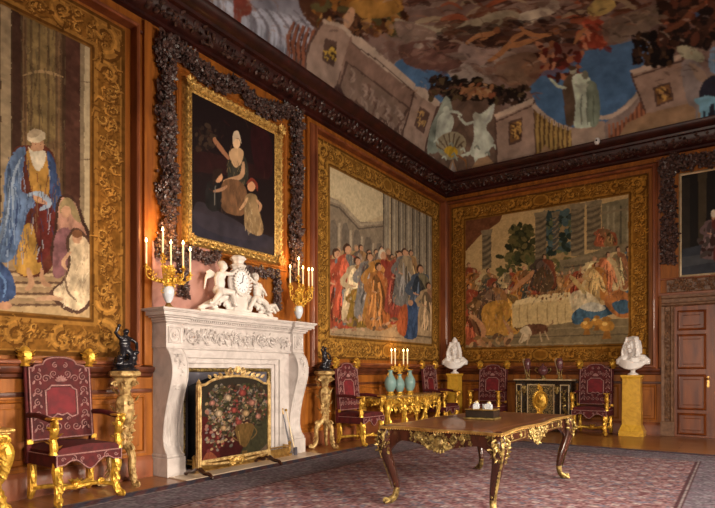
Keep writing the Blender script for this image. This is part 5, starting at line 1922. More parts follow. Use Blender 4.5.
def screen_panel():
    us, vs = np.arange(-hw + .02, hw - .02, .0055), np.arange(.19, 1.215, .0055)
    c = Canvas(us, vs, lambda px, py: ((px - 234) / 68 * 1.2, 1.12 - (py - 385) / 72 * .98), (62, 54, 44), 1.0, wob=.004, seed=91, fine=26)
    c.poly([(196, 420), (272, 420), (272, 470), (196, 470)], (70, 26, 26), jit=.3)
    c.poly([(196, 412), (216, 416), (220, 470), (196, 470)], (92, 34, 32), fold=.4)
    c.curve([(246, 452), (258, 444), (272, 448), (272, 470), (246, 470)], (120, 98, 82), jit=.4)
    c.curve([(202, 470), (204, 450), (210, 446), (218, 456), (222, 470)], (160, 88, 62), fold=.5)
    c.curve([(236, 458), (256, 420), (268, 400), (270, 440), (250, 456)], (70, 66, 46), jit=.4)
    fl = [(176, 120, 104), (196, 170, 140), (150, 70, 62), (112, 104, 92), (164, 148, 120), (128, 60, 60), (92, 88, 62), (184, 150, 110), (74, 70, 50), (142, 128, 124)]
    c.dabs(204, 266, 386, 432, 620, fl, (.6, 1.7), 1.4,  inside=lambda x, y: ((x - 236) / 30) ** 2 + ((y - 406) / 27) ** 2 < 1)
    c.dabs(206, 232, 418, 446, 110, fl, (.7, 1.6), 1.3)
    lf = [(58, 58, 36), (84, 82, 48), (44, 38, 30), (70, 50, 36)]
    c.dabs(204, 266, 386, 434, 330, lf, (.5, 1.6), 2.4, inside=lambda x, y: ((x - 236) / 31) ** 2 + ((y - 408) / 28) ** 2 < 1, a=.8)
    for (x, y, r_) in ((226, 398, 3.6), (240, 394, 4.2), (250, 404, 3.8), (232, 410, 3.4), (218, 412, 3.6), (244, 414, 4.0), (256, 418, 3.2), (222, 426, 3.2), (212, 402, 3.0), (236, 422, 3.4)):
        cc = c.rng.choice(fl[:3] + fl[7:8])
        for q in range(4):
            c.ell(x + c.rng.uniform(-.6, .6), y, r_ * (1 - q * .22), r_ * (.85 - q * .2), tuple(min(255, v * (.75 + q * .16)) for v in cc), q * .7, 9)
    c.c *= .42
    c.curve([(233, 427), (238, 424), (248, 424), (252, 428), (248, 440), (244, 446), (241, 446), (236, 440)], (78, 58, 30), fold=.4)
    c.stroke([(233, 428), (230, 434), (236, 440)], 1.2, (84, 64, 36))
    c.stroke([(252, 428), (255, 434), (249, 440)], 1.2, (84, 64, 36))
    c.poly([(240, 450), (245, 450), (245, 458), (250, 464), (235, 464), (240, 458)], (80, 60, 32))
    c.stroke([(236, 430), (238, 444)], 1.0, (128, 104, 62))
    c.blur(1, .5)
    ms = lambda U, V: V < np.vectorize(top_z)(U) - .008
    c.mesh('woven_panel', TAPM, t, lambda U, V: (U, -.006 + 0 * U, V), ms)
    c.mesh('backing', TAPM, t, lambda U, V: (U, .006 + 0 * U, V), ms)


screen_panel()
for sx in (-1, 1):
    f = MB()
    f.tube(spline([(sx * hw, -.24, .02), (sx * hw, -.19, .055), (sx * hw, -.10, .06), (sx * hw, 0, .10), (sx * hw, .10, .06), (sx * hw, .19, .055), (sx * hw, .24, .02)], 5), [.018, .024, .026, .034, .026, .024, .018], 8)
    f.ell((sx * hw, -.24, .022), (.024, .03, .022), 8, 6).ell((sx * hw, .24, .022), (.024, .03, .022), 8, 6)
    f.build('foot', 'mahogany', t)


# ---------------------------------------------------------------- sculptures
def cherub(mb, base, facing, seed, s=1.0, recline=False):
    """small winged child figure; joined limbs, later fused into one skin"""
    B = np.array(base, float)
    sx = facing

    def P(x, y, z):
        return tuple(B + np.array((x * sx, y, z)) * s)
    if not recline:
        mb.ell(P(0, 0, .12), (.062 * s, .052 * s, .085 * s))          # torso
        mb.ell(P(.02, 0, .20), (.055 * s, .045 * s, .05 * s))
        mb.ell(P(-.02, 0, .04), (.066 * s, .055 * s, .05 * s))
        mb.ell(P(.04, -.01, .295), (.045 * s, .046 * s, .052 * s))     # head
        mb.ell(P(.035, .01, .325), (.05 * s, .05 * s, .034 * s))
        mb.ell(P(.075, -.03, .285), .012 * s, 6, 4)
        mb.tube([P(.03, 0, .24), P(.035, 0, .28)], .024 * s, 8)
        mb.tube([P(.04, -.03, .22), P(.11, -.06, .22), P(.18, -.05, .27)], [.024 * s, .02 * s, .015 * s], 8)
        mb.ell(P(.185, -.05, .275), .018 * s, 8, 5)
        mb.tube([P(-.02, .0, .22), P(-.08, -.03, .15), P(-.10, -.06, .08)], [.024 * s, .02 * s, .015 * s], 8)
        mb.tube([P(0, -.03, .03), P(.11, -.07, .03), P(.17, -.05, -.09)], [.042 * s, .034 * s, .022 * s], 8)
        mb.tube([P(-.03, -.03, .03), P(-.08, -.08, -.02), P(-.14, -.06, -.10)], [.042 * s, .034 * s, .022 * s], 8)
        mb.ell(P(-.17, -.07, -.11), (.036 * s, .018 * s, .016 * s), 8, 5)
        mb.ell(P(.18, -.06, -.10), (.03 * s, .018 * s, .018 * s), 8, 5)
        for k in range(5):                                              # wing
            mb.tube([P(-.03, .03, .2), P(-.09 - .012 * k, .05, .24 - .02 * k), P(-.14 - .006 * k, .05, .22 - .045 * k)], [.02 * s, .018 * s, .008 * s], 6)
    else:
        mb.ell(P(0, 0, .05), (.10 * s, .055 * s, .05 * s))
        mb.ell(P(.07, 0, .09), (.06 * s, .05 * s, .055 * s))
        mb.ell(P(.13, -.01, .165), (.044 * s, .044 * s, .05 * s))
        mb.tube([P(.08, 0, .12), P(.12, 0, .15)], .024 * s, 8)
        mb.tube([P(-.06, -.03, .04), P(-.17, -.05, .07), P(-.25, -.05, -.01)], [.04 * s, .032 * s, .02 * s], 8)
        mb.tube([P(-.06, .02, .04), P(-.15, .0, .03), P(-.24, 0, -.04)], [.04 * s, .032 * s, .02 * s], 8)
        mb.tube([P(.10, -.03, .12), P(.16, -.06, .07), P(.22, -.06, .09)], [.024 * s, .02 * s, .014 * s], 8)
        mb.tube([P(.06, -.03, .12), P(.02, -.07, .06), P(.05, -.08, .0)], [.022 * s, .018 * s, .014 * s], 8)


t = on_wall_L('mantel_clock', 'white marble clock with cherubs leaning on an oval dial, centred on the shelf', 'clock', -7.17, 2.066, .20)
mb = MB()
mb.box(-.74, .72, -.10, .12, 0, .045, .012)
mb.box(-.50, .50, -.09, .11, .04, .075, .012)
mb.prism([(-.13, .07), (.13, .07), (.115, .26), (.09, .34), (-.09, .34), (-.115, .26)], -.075, .08)
mb.ell((0, .0, .48), (.185, .08, .225), 22, 14)
mb.lathe([(.06, .66), (.095, .685), (.115, .72), (.07, .745), (.08, .78), (.115, .81), (.09, .85), (.0, .875)], (0, 0, 0), 14, fd=.1, flute=8)
for sx in (-1, 1):
    mb.scroll((sx * .20, -.02, .16), .085, 1.3, .032, 1.57, sx)
    mb.scroll((sx * .42, -.02, .10), .05, 1.2, .024, 1.57, -sx)
    mb.tube(spline([(sx * .12, 0, .34), (sx * .22, -.02, .27), (sx * .36, -.02, .20), (sx * .56, -.02, .12), (sx * .70, 0, .06)], 5), [.03, .05, .055, .045, .02], 8)
    for k in range(4):
        mb.leaf((sx * (.30 + k * .08), -.05, .10), (sx * .4, -.4, .9), (0, -1, 0), .11, .035)
mb.sculpt('case', 'statuary', t, .010, 1)
mb = MB()
cherub(mb, (-.37, -.04, .27), 1, 3, 1.30)
mb.sculpt('cherub', 'statuary', t, .009, 1)
mb = MB()
cherub(mb, (.34, -.04, .24), -1, 3, 1.18)
cherub(mb, (.50, -.03, .15), -1, 3, 1.0, True)
mb.sculpt('cherub', 'statuary', t, .009, 1)
mb = MB()
for k in range(24):
    a = k * math.pi / 12
    mb.leaf((.140 * math.cos(a), -.088, .48 + .175 * math.sin(a)), (math.cos(a + 1), -.3, math.sin(a + 1)), (0, -1, 0), .055, .020)
mb.tube([(.128 * math.cos(a), -.086, .48 + .162 * math.sin(a)) for a in np.linspace(0, 6.283, 33)], .012, 6)
mb.build('dial_wreath', 'statuary', t)
dl = MB()
N = 28
ring = [(.122 * math.cos(a), .48 + .155 * math.sin(a)) for a in np.linspace(0, 2 * math.pi, N, endpoint=False)]
dl.prism(ring, -.086, -.07)
dial = dl.build('dial', 'dial', t, False, label='white enamel dial')
for k in range(12):
    a = k * math.pi / 6
    x, z = .104 * math.cos(a), .48 + .132 * math.sin(a)
    x2, z2 = .082 * math.cos(a), .48 + .106 * math.sin(a)
    MB().tube([(x, -.088, z), (x2, -.088, z2)], .0035, 4).build('hour_mark', 'ink', dial)
MB().tube([(0, -.092, .48), (.016, -.092, .58)], .005, 5).build('minute_hand', 'ink', dial)
MB().tube([(0, -.092, .48), (-.052, -.092, .45)], .006, 5).build('hour_hand', 'ink', dial)


# ---------------------------------------------------------------- candelabra
def candle(t, p, h, r=.011, parent=None):
    c_ = MB().lathe([(r, 0), (r, h - .004), (r * .7, h), (.0, h + .001)], p, 10).build('candle', 'candle', t)
    fl = MB().lathe([(.0, 0), (.010, .010), (.0135, .022), (.008, .042), (.0, .060)], (p[0], p[1], p[2] + h + .006), 8).build('flame', 'flame', c_)
    fl['label'] = 'lit candle flame'
    MB().tube([(p[0], p[1], p[2] + h), (p[0], p[1], p[2] + h + .012)], .0018, 4).build('wick', 'ink', c_)


def mantel_candelabrum(y, x, label, arms, rng):
    t = on_wall_L('candelabrum', label, 'candelabrum', y, 2.066, x, 'porcelain candelabra on the mantelpiece')
    MB().lathe([(.0, 0), (.065, 0), (.068, .012), (.05, .022), (.032, .04), (.026, .06), (.0, .06)], (0, 0, 0), 16).build('foot', 'brass', t)
    MB().lathe([(.0, .058), (.026, .06), (.05, .10), (.070, .16), (.072, .21), (.060, .25), (.045, .262), (.0, .262)], (0, 0, 0), 22).build('vase', 'porcelain', t)
    m = MB()
    m.tube([(0, 0, .26), (0, 0, .52)], [.03, .014, .02, .01], 10)
    m.lathe([(.045, .255), (.055, .265), (.04, .285), (.0, .29)], (0, 0, 0), 16)
    for sx in (-1, 1):
        m.scroll((sx * .085, 0, .20), .045, 1.0, .009, 1.57, sx)
    m.foliage([(0, 0, .27), (0, 0, .50)], .075, 110, .05, rng, .02)
    m.build('gilt_mount', 'gilt', t)
    for k, (ax, ay, az, ch) in enumerate(arms):
        a = MB()
        pts = spline([(0, 0, .30), (ax * .5, ay * .5, .30 + az * .1), (ax * .95, ay * .95, .34 + az * .2), (ax, ay, .36 + az * .8)], 6)
        a.tube(pts, [.012, .010, .008, .008], 7)
        z = .36 + az * .8
        a.lathe([(.0, z), (.03, z + .005), (.036, z + .018), (.014, z + .026), (.016, z + .05), (.0, z + .052)], (ax, ay, 0), 12)
        a.foliage([(ax * .4, ay * .4, .31), (ax, ay, z)], .03, 26, .04, rng, .015)
        o = a.build('arm', 'gilt', t)
        candle(t, (ax, ay, z + .04), ch)
    return t


rng = random.Random(12)
mantel_candelabrum(-8.42, .32, 'gilt five-light candelabrum on a white vase, standing before the pink marble', [
    (-.20, .15, .14, .26), (-.05, .04, .32, .26), (.06, .03, .15, .26), (.14, -.10, .14, .26), (.19, -.17, .04, .26)], rng)
mantel_candelabrum(-5.98, .30, 'gilt five-light candelabrum on a white vase, at the shelf end nearest the colonnade tapestry', [
    (-.12, .07, .25, .24), (.0, .0, .42, .24), (.06, -.04, .25, .24), (.13, -.10, .22, .24), (.17, -.14, .22, .24)], rng)
glow((.30, -8.42, 3.0), 17.0, .10)
glow((.30, -5.95, 3.05), 13.0, .10)


# ---------------------------------------------------------------- torcheres and bronze groups
def torchere(y, label):
    t = on_wall_L('torchere', label, 'stand', y, 0.0, .29, 'carved giltwood torcheres flanking the fireplace')
    tp = MB().lathe([(.0, 1.22), (.12, 1.22), (.165, 1.25), (.17, 1.28), (.155, 1.30), (.0, 1.30)], (0, 0, 0), 24, flute=8, fd=.04)
    tp.build('top', 'gilt_pale', t)
    st = MB().lathe([(.0, .42), (.05, .43), (.07, .47), (.045, .52), (.04, .60), (.06, .72), (.095, .86), (.10, .94), (.08, 1.0), (.05, 1.03), (.055, 1.07), (.09, 1.14), (.12, 1.22), (.0, 1.22)],
                    (0, 0, 0), 20, flute=6, fd=.08)
    st.foliage([(0, 0, .5), (0, 0, .86)], .07, 70, .07, random.Random(2), .03)
    for k in range(18):
        a = k * 1.1
        z = .55 + k * .036
        rr = .05 + .05 * math.sin((z - .5) * 3.2)
        st.leaf((rr * math.cos(a), rr * math.sin(a), z), (math.cos(a) * .5, math.sin(a) * .5, 1), (math.cos(a), math.sin(a), 0), .10, .03)
    for k in range(6):
        a = k * math.pi / 3
        st.scroll((.12 * math.cos(a), .12 * math.sin(a), 1.15), .04, 1.1, .012, 0, 1, (math.cos(a), math.sin(a), 0))
    st.build('shaft', 'gilt_pale', t)
    for k in range(3):
        a = math.radians(90 + 120 * k + 180)
        u = (math.cos(a), math.sin(a), 0)
        L_ = MB()
        pts = [(u[0] * q, u[1] * q, z) for q, z in ((.03, .46), (.10, .42), (.15, .32), (.14, .20), (.15, .10), (.20, .04), (.25, .035))]
        L_.tube(spline(pts, 5), [.05, .045, .04, .032, .026, .03, .02], 9)
        L_.scroll((u[0] * .245, u[1] * .245, .055), .03, 1.1, .016, -1.2, 1, u)
        L_.scroll((u[0] * .12, u[1] * .12, .42), .05, 1.2, .02, 0, 1, u)
        for m in range(5):
            L_.leaf((u[0] * (.13 + .01 * m), u[1] * (.13 + .01 * m), .36 - m * .06), (u[0] * .5, u[1] * .5, -1), u, .09, .03)
        L_.build('leg', 'gilt_pale', t)
    return t


def bronze(y, label, h, seed, tall=False):
    t = on_wall_L('bronze_group', label, 'statuette', y, 1.301, .29)
    b = MB().lathe([(.0, 0), (.145, 0), (.15, .02), (.12, .04), (.09, .055), (.0, .06)], (0, 0, 0), 20)
    b.build('base', 'bronze', t)
    m = MB()
    m.ell((0, 0, .07), (.085, .07, .05))
    m.tube([(.03, -.02, .08), (.045, -.03, .17), (.01, 0, .25)], [.026, .03, .034], 8)
    m.tube([(-.05, .0, .08), (-.03, -.02, .17), (-.01, 0, .25)], [.024, .028, .034], 8)
    m.ell((0, 0, .29), (.05, .036, .065))
    m.ell((.0, 0, .345), (.055, .034, .035))
    m.tube([(0, 0, .36), (.005, -.005, .395)], .017, 8)
    m.ell((.006, -.008, .42), (.026, .028, .034))
    m.tube([(.045, 0, .35), (.09, -.02, .30), (.075, -.05, .23)], [.018, .015, .012], 8)
    m.tube([(-.045, 0, .35), (-.085, -.01, .40), (-.06, -.02, .47 if tall else .44)], [.018, .015, .012], 8)
    m.ell((-.06, -.02, .48 if tall else .45), .018, 8, 5)
    r = random.Random(seed)
    for k in range(8):
        a = r.random() * 6.28
        m.tube([(.07 * math.cos(a), .06 * math.sin(a), .06), (.06 * math.cos(a + .4), .05 * math.sin(a + .4), .14 + r.random() * .08)], [.028, .016], 6)
    m.ell((.05, -.04, .14), (.035, .03, .05)).ell((.07, -.05, .20), .024)
    m.ell((-.06, -.03, .13), (.03, .03, .045))
    o = m.sculpt('figure', 'bronze', t, .008, 1, label='dark bronze figure with one arm raised')
    o.scale = (h / .47 * 1.35, h / .47 * 1.35, h / .47)
    return t


torchere(-8.98, 'carved worn-gold torchere between the tall red armchair and the fireplace')
bronze(-8.98, 'black bronze figure group on the torchere nearest the turbaned-man tapestry', .50, 4, True)
torchere(-5.30, 'carved worn-gold torchere beyond the fireplace, beside a red chair')
bronze(-5.30, 'small black bronze figure group on the torchere beyond the fireplace', .42, 9)


# ---------------------------------------------------------------- marble busts on siena pedestals
def pedestal_(loc, rot, label, w, h):
    t = thing('pedestal', label, 'pedestal', loc, rot, 'yellow siena marble pedestals')
    b = MB()
    b.square_lathe([(w * .66, 0), (w * .66, .10), (w * .62, .12), (w * .58, .16), (w * .53, .20), (w * .50, .22)], (0, 0, 0), .8)
    b.build('base', 'siena', t, False)
    MB().square_lathe([(w * .50, .22), (w * .47, h - .08)], (0, 0, 0), .8).build('shaft', 'siena', t, False)
    MB().square_lathe([(w * .48, h - .08), (w * .50, h - .06), (w * .56, h - .035), (w * .56, h)], (0, 0, 0), .8).build('cap', 'siena', t, False)
    return t


def bust(loc, rot, label, s=1.0, turn=.3, wig=True, drape=1, cap=False):
    t = thing('marble_bust', label, 'bust', loc, rot, 'white marble busts')
    MB().lathe([(.0, 0), (.095, 0), (.10, .015), (.085, .03), (.05, .05), (.04, .075), (.05, .10), (.075, .12), (.0, .13)], (0, 0, 0), 22).build('socle', 'bust_marble', t)
    m = MB()
    m.ell((0, 0, .30), (.17, .12, .15))
    m.ell((0, -.02, .20), (.12, .10, .10))
    for sx in (-1, 1):
        m.tube([(sx * .05, 0, .41), (sx * .17, 0, .37), (sx * .255, .0, .29), (sx * .265, -.01, .22)], [.06, .095, .085, .055], 12)
        m.tube([(sx * .20, -.05, .28), (sx * .13, -.08, .19), (sx * .03, -.09, .13)], [.06, .06, .05], 10)
    r = random.Random(7)
    for k in range(8):                                   # drapery folds sweeping across the chest
        m.tube(spline([(-.25, -.06, .34 - k * .018), (-.10, -.135, .31 - k * .026), (.08, -.13, .25 - k * .016), (.24, -.08, .27 - k * .012 + .05)], 4), [.016, .022, .022, .016], 7)
    m.tube([(0, .0, .38), (.0, -.01, .48)], [.07, .058], 10)
    for k in range(5):                                    # jabot
        m.ell((.0, -.115, .37 - k * .035), (.042 - .004 * k, .03, .028))
    m.v = [(x * .95, y, .12 + (z - .12) * .84) for x, y, z in m.v]
    m.tube([(0, .0, .34), (.0, -.012, .46)], [.085, .072], 12)
    m.sculpt('torso', 'bust_marble', t, .009, 5)
    hd = MB()
    rot_ = Matrix.Rotation(turn, 3, 'Z')

    def H(x, y, z):
        p = rot_ @ Vector((x, y, 0))
        return (p[0], p[1], z)
    hd.ell(H(0, -.01, .575), (.078, .092, .105), 16, 12, rot_)
    hd.ell(H(0, -.045, .53), (.058, .055, .06), 14, 10, rot_)           # jaw
    hd.ell(H(0, -.085, .49), (.026, .02, .018), 8, 6)                  # chin
    hd.tube([H(0, -.095, .60), H(0, -.122, .565), H(0, -.120, .55)], [.010, .016, .016], 7)   # nose
    for sx in (-1, 1):
        hd.ell(H(sx * .032, -.098, .612), (.024, .012, .009), 8, 5)     # brow
        hd.ell(H(sx * .031, -.090, .592), (.014, .012, .010), 8, 5)     # eyes
        hd.ell(H(sx * .038, -.080, .55), (.024, .022, .024), 8, 5)      # cheeks
        hd.ell(H(sx * .08, -.005, .57), (.012, .02, .03), 8, 5)         # ears
    hd.ell(H(0, -.104, .527), (.024, .010, .006), 8, 5)
    hd.ell(H(0, -.102, .516), (.020, .010, .007), 8, 5)
    hd.tube([H(0, 0, .46), H(0, -.02, .52)], .052, 10)
    BIG = 1.27
    hd.v = [(x * BIG, y * BIG, .415 + BIG * (z - .46)) for x, y, z in hd.v]
    hd.sculpt('head', 'bust_marble', t, .006, 1)
    hr = MB()
    hr.ell(H(0, .03, .62), (.098, .10, .09), 16, 10, rot_)
    if wig:
        for sx in (-1, 1):
            hr.tube([H(sx * .03, -.01, .685), H(sx * .074, -.01, .63), H(sx * .092, -.01, .54), H(sx * .094, -.03, .47), H(sx * .085, -.07, .42)], [.045, .042, .043, .040, .024], 10)
            hr.tube([H(sx * .03, .06, .66), H(sx * .045, .07, .55), H(sx * .05, .08, .46)], [.055, .055, .045], 10)
            for lay in range(5):
                for k in range(15):
                    u = k / 14
                    a = -.9 + lay * .55
                    cxx = sx * (.045 + .052 * min(1, u * 1.6))
                    rr = .046
                    q = r.uniform(-.006, .006)
                    hr.ell(H(cxx + sx * rr * math.cos(a) * .8 + q, rr * math.sin(a) - .02 - .04 * u, .70 - u * .28 + (lay % 2) * .012), (.019, .019, .014), 7, 5)
        for k in range(11):
            a = -1.35 + k * .27
            hr.ell(H(.075 * math.sin(a), -.045 + .015 * math.cos(a), .695 - .014 * abs(a)), (.022, .030, .030), 7, 5)
            hr.ell(H(.070 * math.sin(a), .0, .715 - .012 * abs(a)), (.026, .034, .026), 7, 5)
    if cap:
        hr.ell(H(0, .0, .74), (.055, .06, .06), 14, 8, rot_)
        hr.ell(H(0, -.01, .79), (.025, .03, .03), 10, 6)
    hr.v = [(x * BIG, y * BIG, .415 + BIG * (z - .46)) for x, y, z in hr.v]
    hr.sculpt('hair', 'bust_marble', t, .008, 1)
    t.scale = (s, s, s)
    return t


pedestal_((.42, -.40, 0), 0, 'yellow marble pedestal in the room corner under the smaller bust', .29, 1.24)
bust((.42, -.40, 1.241), rad(20), 'smaller white marble bust in the room corner, beside the feast tapestry', 1.0, -.2, True, 1, True)
pedestal_((4.26, -.32, 0), 0, 'broad yellow marble pedestal near the door under the bewigged bust', .345, 1.22)
bust((4.27, -.32, 1.221), 0, 'large white marble bust in a full curled wig, near the door', 1.02, -.45, True, 1)
# ================================================================ FURNITURE
def gilt_leg_front(mb, x, y, sx):
    """scrolled, leafy front leg of a state armchair"""
    mb.tube(spline([(x, y, .42), (x + sx * .01, y - .015, .34), (x - sx * .005, y + .01, .22), (x, y - .01, .12), (x + sx * .02, y - .05, .05), (x + sx * .03, y - .10, .028)], 5), [.045, .052, .036, .034, .040, .022], 8)
    mb.scroll((x, y - .03, .36), .040, 1.1, .016, 1.57, -sx, (0, 1, 0))
    mb.scroll((x + sx * .03, y - .10, .05), .028, 1.0, .014, -1.5, 1, (0, -1, 0))
    for k in range(7):
        mb.leaf((x, y - .035, .38 - k * .045), (sx * .2 * (1 if k % 2 else -1), -.35, -1), (0, -1, 0), .075, .024)


def make_chair(label, group, loc, rot):
    t = thing('armchair', label, 'chair', loc, rot, group)
    # front = -y ; back frame stands at y = +.30
    W, YB, YF = .33, .28, -.30
    s = MB()
    s.box(-W + .02, W - .02, YF + .02, YB, .42, .50, .02)
    cush = [(-W + .02, .49), (-W + .01, .53), (-W + .06, .565), (0, .585), (W - .06, .565), (W - .01, .53), (W - .02, .49)]
    s.prism(cush, YF + .01, YB)
    s.build('seat', 'velvet', t)
    # valance with a wavy lower edge on front and sides
    v = MB()
    lo = [(x, .40 - .035 * math.cos(x / W * math.pi * 2) * (1 if abs(x) < W * .75 else .2) - .03 * math.exp(-(x / .08) ** 2)) for x in np.linspace(-W, W, 33)]
    for a, b in zip(lo[:-1], lo[1:]):
        v.prism([(a[0], a[1]), (b[0], b[1]), (b[0], .50), (a[0], .50)], YF, YF + .015)
    for sx in (-1, 1):
        v.box(sx * W - .008, sx * W + .008, YF, YB, .385, .50)
    val = v.build('valance', 'velvet', t, False)
    b = MB()
    b.tube([(p[0], YF - .004, p[1] + .008) for p in lo], .0065, 5)
    b.tube([(-W, YF - .004, .50), (W, YF - .004, .50)], .0075, 5)
    for sx in (-1, 1):
        b.tube([(sx * W, YF - .004, .39), (sx * W, YF - .004, .50)], .006, 5)
        b.tube([(sx * (W + .008), YF, .50), (sx * (W + .008), YB, .50)], .006, 5)
        b.scroll((sx * .17, YF - .004, .455), .032, 1.2, .0055, 1.57, sx)
        b.scroll((sx * .08, YF - .004, .445), .026, 1.1, .0055, -1.57, sx)
        b.scroll((sx * .27, YF - .004, .455), .022, 1.1, .005, 0, -sx)
    b.build('braid', 'braid', val)
    # back, tall with an arched crest
    N = 40
    top = []
    for k in range(N + 1):
        x = -W + .01 + (2 * W - .02) * k / N
        u = abs(x) / W
        z = 1.345 if u > .80 else (1.365 + .02 * (.80 - u) / .3 if u > .5 else 1.40 + .055 * math.sqrt(max(0, 1 - (u / .5) ** 2)))
        top.append((x, z))
    bk = MB()
    outline = [(-W + .01, .60)] + top + [(W - .01, .60)]
    lean = lambda z: YB - .02 + (z - .6) * .10
    n = len(outline)
    vs = [(p[0], lean(p[1]) - .05, p[1]) for p in outline] + [(p[0], lean(p[1]) + .01, p[1]) for p in outline]
    fs = [tuple(range(n)), tuple(reversed(range(n, 2 * n)))] + [(i, i + n, (i + 1) % n + n, (i + 1) % n) for i in range(n)]
    bk.add(vs, fs)
    back = bk.build('backrest', 'velvet', t, False)
    br = MB()

    def bt(pts, r=.0065):
        br.tube([(x, lean(z) - .055, z) for x, z in pts], r, 5)

    def bs(x, z, r, tr, a0, d, w_=.006):
        br.scroll((x, lean(z) - .055, z), r, tr, w_, a0, d)
    bt([(p[0] * .985, p[1] - .012) for p in top], .008)
    bt([(-W + .02, .61), (-W + .02, 1.33)], .008)
    bt([(W - .02, .61), (W - .02, 1.33)], .008)
    bt([(-W + .02, .61), (W - .02, .61)], .007)
    pan = [(-.16, .84), (-.16, 1.10), (-.12, 1.12), (-.10, 1.15), (.10, 1.15), (.12, 1.12), (.16, 1.10), (.16, .84), (.10, .82), (.05, .86), (0, .84), (-.05, .86), (-.10, .82), (-.16, .84)]
    bt(pan, .009)
    for sx in (-1, 1):
        bs(sx * .235, 1.24, .045, 1.3, 1.57, sx)
        bs(sx * .15, 1.22, .045, 1.3, 3.14 if sx > 0 else 0, -sx)
        bs(sx * .07, 1.27, .04, 1.3, -1.57, sx)
        bs(sx * .05, 1.36, .03, 1.2, 1.57, -sx)
        bs(sx * .235, 1.10, .04, 1.3, 0, sx)
        bs(sx * .24, .98, .036, 1.2, 1.57, -sx)
        bs(sx * .235, .86, .04, 1.2, -1.57, sx)
        bs(sx * .235, .74, .042, 1.3, 1.57, sx)
        bs(sx * .14, .72, .045, 1.3, 0, -sx)
        bs(sx * .05, .72, .04, 1.3, 1.57, sx)
        bs(sx * .06, .80, .022, 1.0, 0, sx)
        for z in (.68, .80, .92, 1.04, 1.16, 1.29):
            br.leaf((sx * .285, lean(z) - .055, z), (-sx * .4, 0, .8), (0, -1, 0), .055, .013)
            br.leaf((sx * .20, lean(z) - .055, z), (sx * .4, 0, .8), (0, -1, 0), .045, .012)
    for k in range(7):
        a = .3 + k * .42
        br.leaf((0, lean(1.2) - .055, 1.19), (math.cos(a), 0, math.sin(a)), (0, -1, 0), .07, .014)
    br.build('braid', 'braid', back)
    cp = MB()
    cp.prism([(-.145, .86), (.145, .86), (.145, 1.09), (.09, 1.13), (-.09, 1.13), (-.145, 1.09)], 0, .004)
    cp.v = [(x, lean(z) - .053 + (y - .002), z) for x, y, z in cp.v]
    cp.build('centre_panel', 'velvet_light', back, False)
    # back posts with finials, arms, legs
    for sx in (-1, 1):
        p = MB()
        p.box(sx * W - .022, sx * W + .022, YB - .05, YB + .0, .38, .62, .006)
        p.tube([(sx * W, lean(.6) - .02, .60), (sx * W, lean(1.36) - .02, 1.36)], .018, 8)
        p.build('back_post', 'velvet', t)
        f = MB()
        zf = lean(1.36) - .025
        f.lathe([(.0, 1.345), (.046, 1.35), (.034, 1.37), (.055, 1.40), (.068, 1.45), (.055, 1.50), (.028, 1.54), (.0, 1.555)], (sx * W, zf, 0), 12, flute=6, fd=.10)
        r = random.Random(4)
        for k in range(22):
            a = r.random() * 6.28
            z = 1.37 + r.random() * .14
            f.leaf((sx * W + .045 * math.cos(a), zf + .045 * math.sin(a), z), (math.cos(a), math.sin(a), r.uniform(-.2, 1.2)), (math.cos(a), math.sin(a), .3), .055, .018)
        f.build('finial', 'gilt', t)
        a = MB()
        a.tube(spline([(sx * W, YB - .03, .86), (sx * (W + .005), .05, .865), (sx * (W + .01), -.16, .84), (sx * (W + .012), -.24, .825)], 5), [.026, .028, .028, .026], 8)
        arm = a.build('arm', 'velvet', t)
        g = MB()
        g.scroll((sx * (W + .012), -.28, .80), .045, 1.2, .024, 1.57, 1, (0, 1, 0))
        g.box(sx * W - .05, sx * W + .05, -.31, -.18, .835, .858, .008)
        g.tube(spline([(sx * W, -.25, .82), (sx * W, -.26, .74), (sx * W, -.235, .66), (sx * W, -.25, .58), (sx * W, -.25, .52)], 5), [.032, .044, .030, .040, .034], 9)
        for k in range(10):
            q = k * 1.2
            g.leaf((sx * W + .03 * math.cos(q), -.25 + .03 * math.sin(q), .56 + .024 * k), (math.cos(q), math.sin(q), .8), (math.cos(q), math.sin(q), 0), .06, .02)
        g.lathe([(.0, .50), (.045, .505), (.04, .53), (.0, .54)], (sx * W, -.25, 0), 12)
        g.build('arm_support', 'gilt', arm)
        m = MB()
        m.box(sx * W - .028, sx * W + .028, YB - .075, YB - .055, .57, .62, .004)
        m.build('gilt_block', 'gilt', t)
        L1 = MB()
        gilt_leg_front(L1, sx * (W - .035), YF + .055, sx)
        L1.build('leg', 'gilt', t)
        L2 = MB()
        L2.box(sx * (W - .03) - .03, sx * (W - .03) + .03, YB - .07, YB - .01, .10, .42, .008)
        L2.tube(spline([(sx * (W - .03), YB - .04, .14), (sx * (W - .03), YB - .02, .07), (sx * (W - .03), YB + .0, .026)], 4), [.04, .038, .026], 8)
        L2.leaf((sx * (W - .03), YB - .07, .36), (0, -.1, -1), (0, -1, 0), .2, .03)
        L2.build('leg', 'gilt', t)
    st = MB()
    for sx in (-1, 1):
        st.tube(spline([(sx * (W - .035), YF + .06, .13), (sx * .16, -.10, .15), (0, -.02, .12)], 5), [.022, .024, .026], 7)
        st.tube(spline([(sx * (W - .035), YB - .05, .13), (sx * .16, .06, .15), (0, -.02, .12)], 5), [.022, .024, .026], 7)
        st.scroll((sx * .20, -.14, .16), .035, 1.1, .013, 0, sx)
    st.ell((0, -.02, .15), (.04, .04, .05), 10, 6)
    for k in range(8):
        a = k * .785
        st.leaf((0, -.02, .15), (math.cos(a), math.sin(a), .5), (0, 0, 1), .09, .025)
    st.build('stretcher', 'gilt', t)
    return t


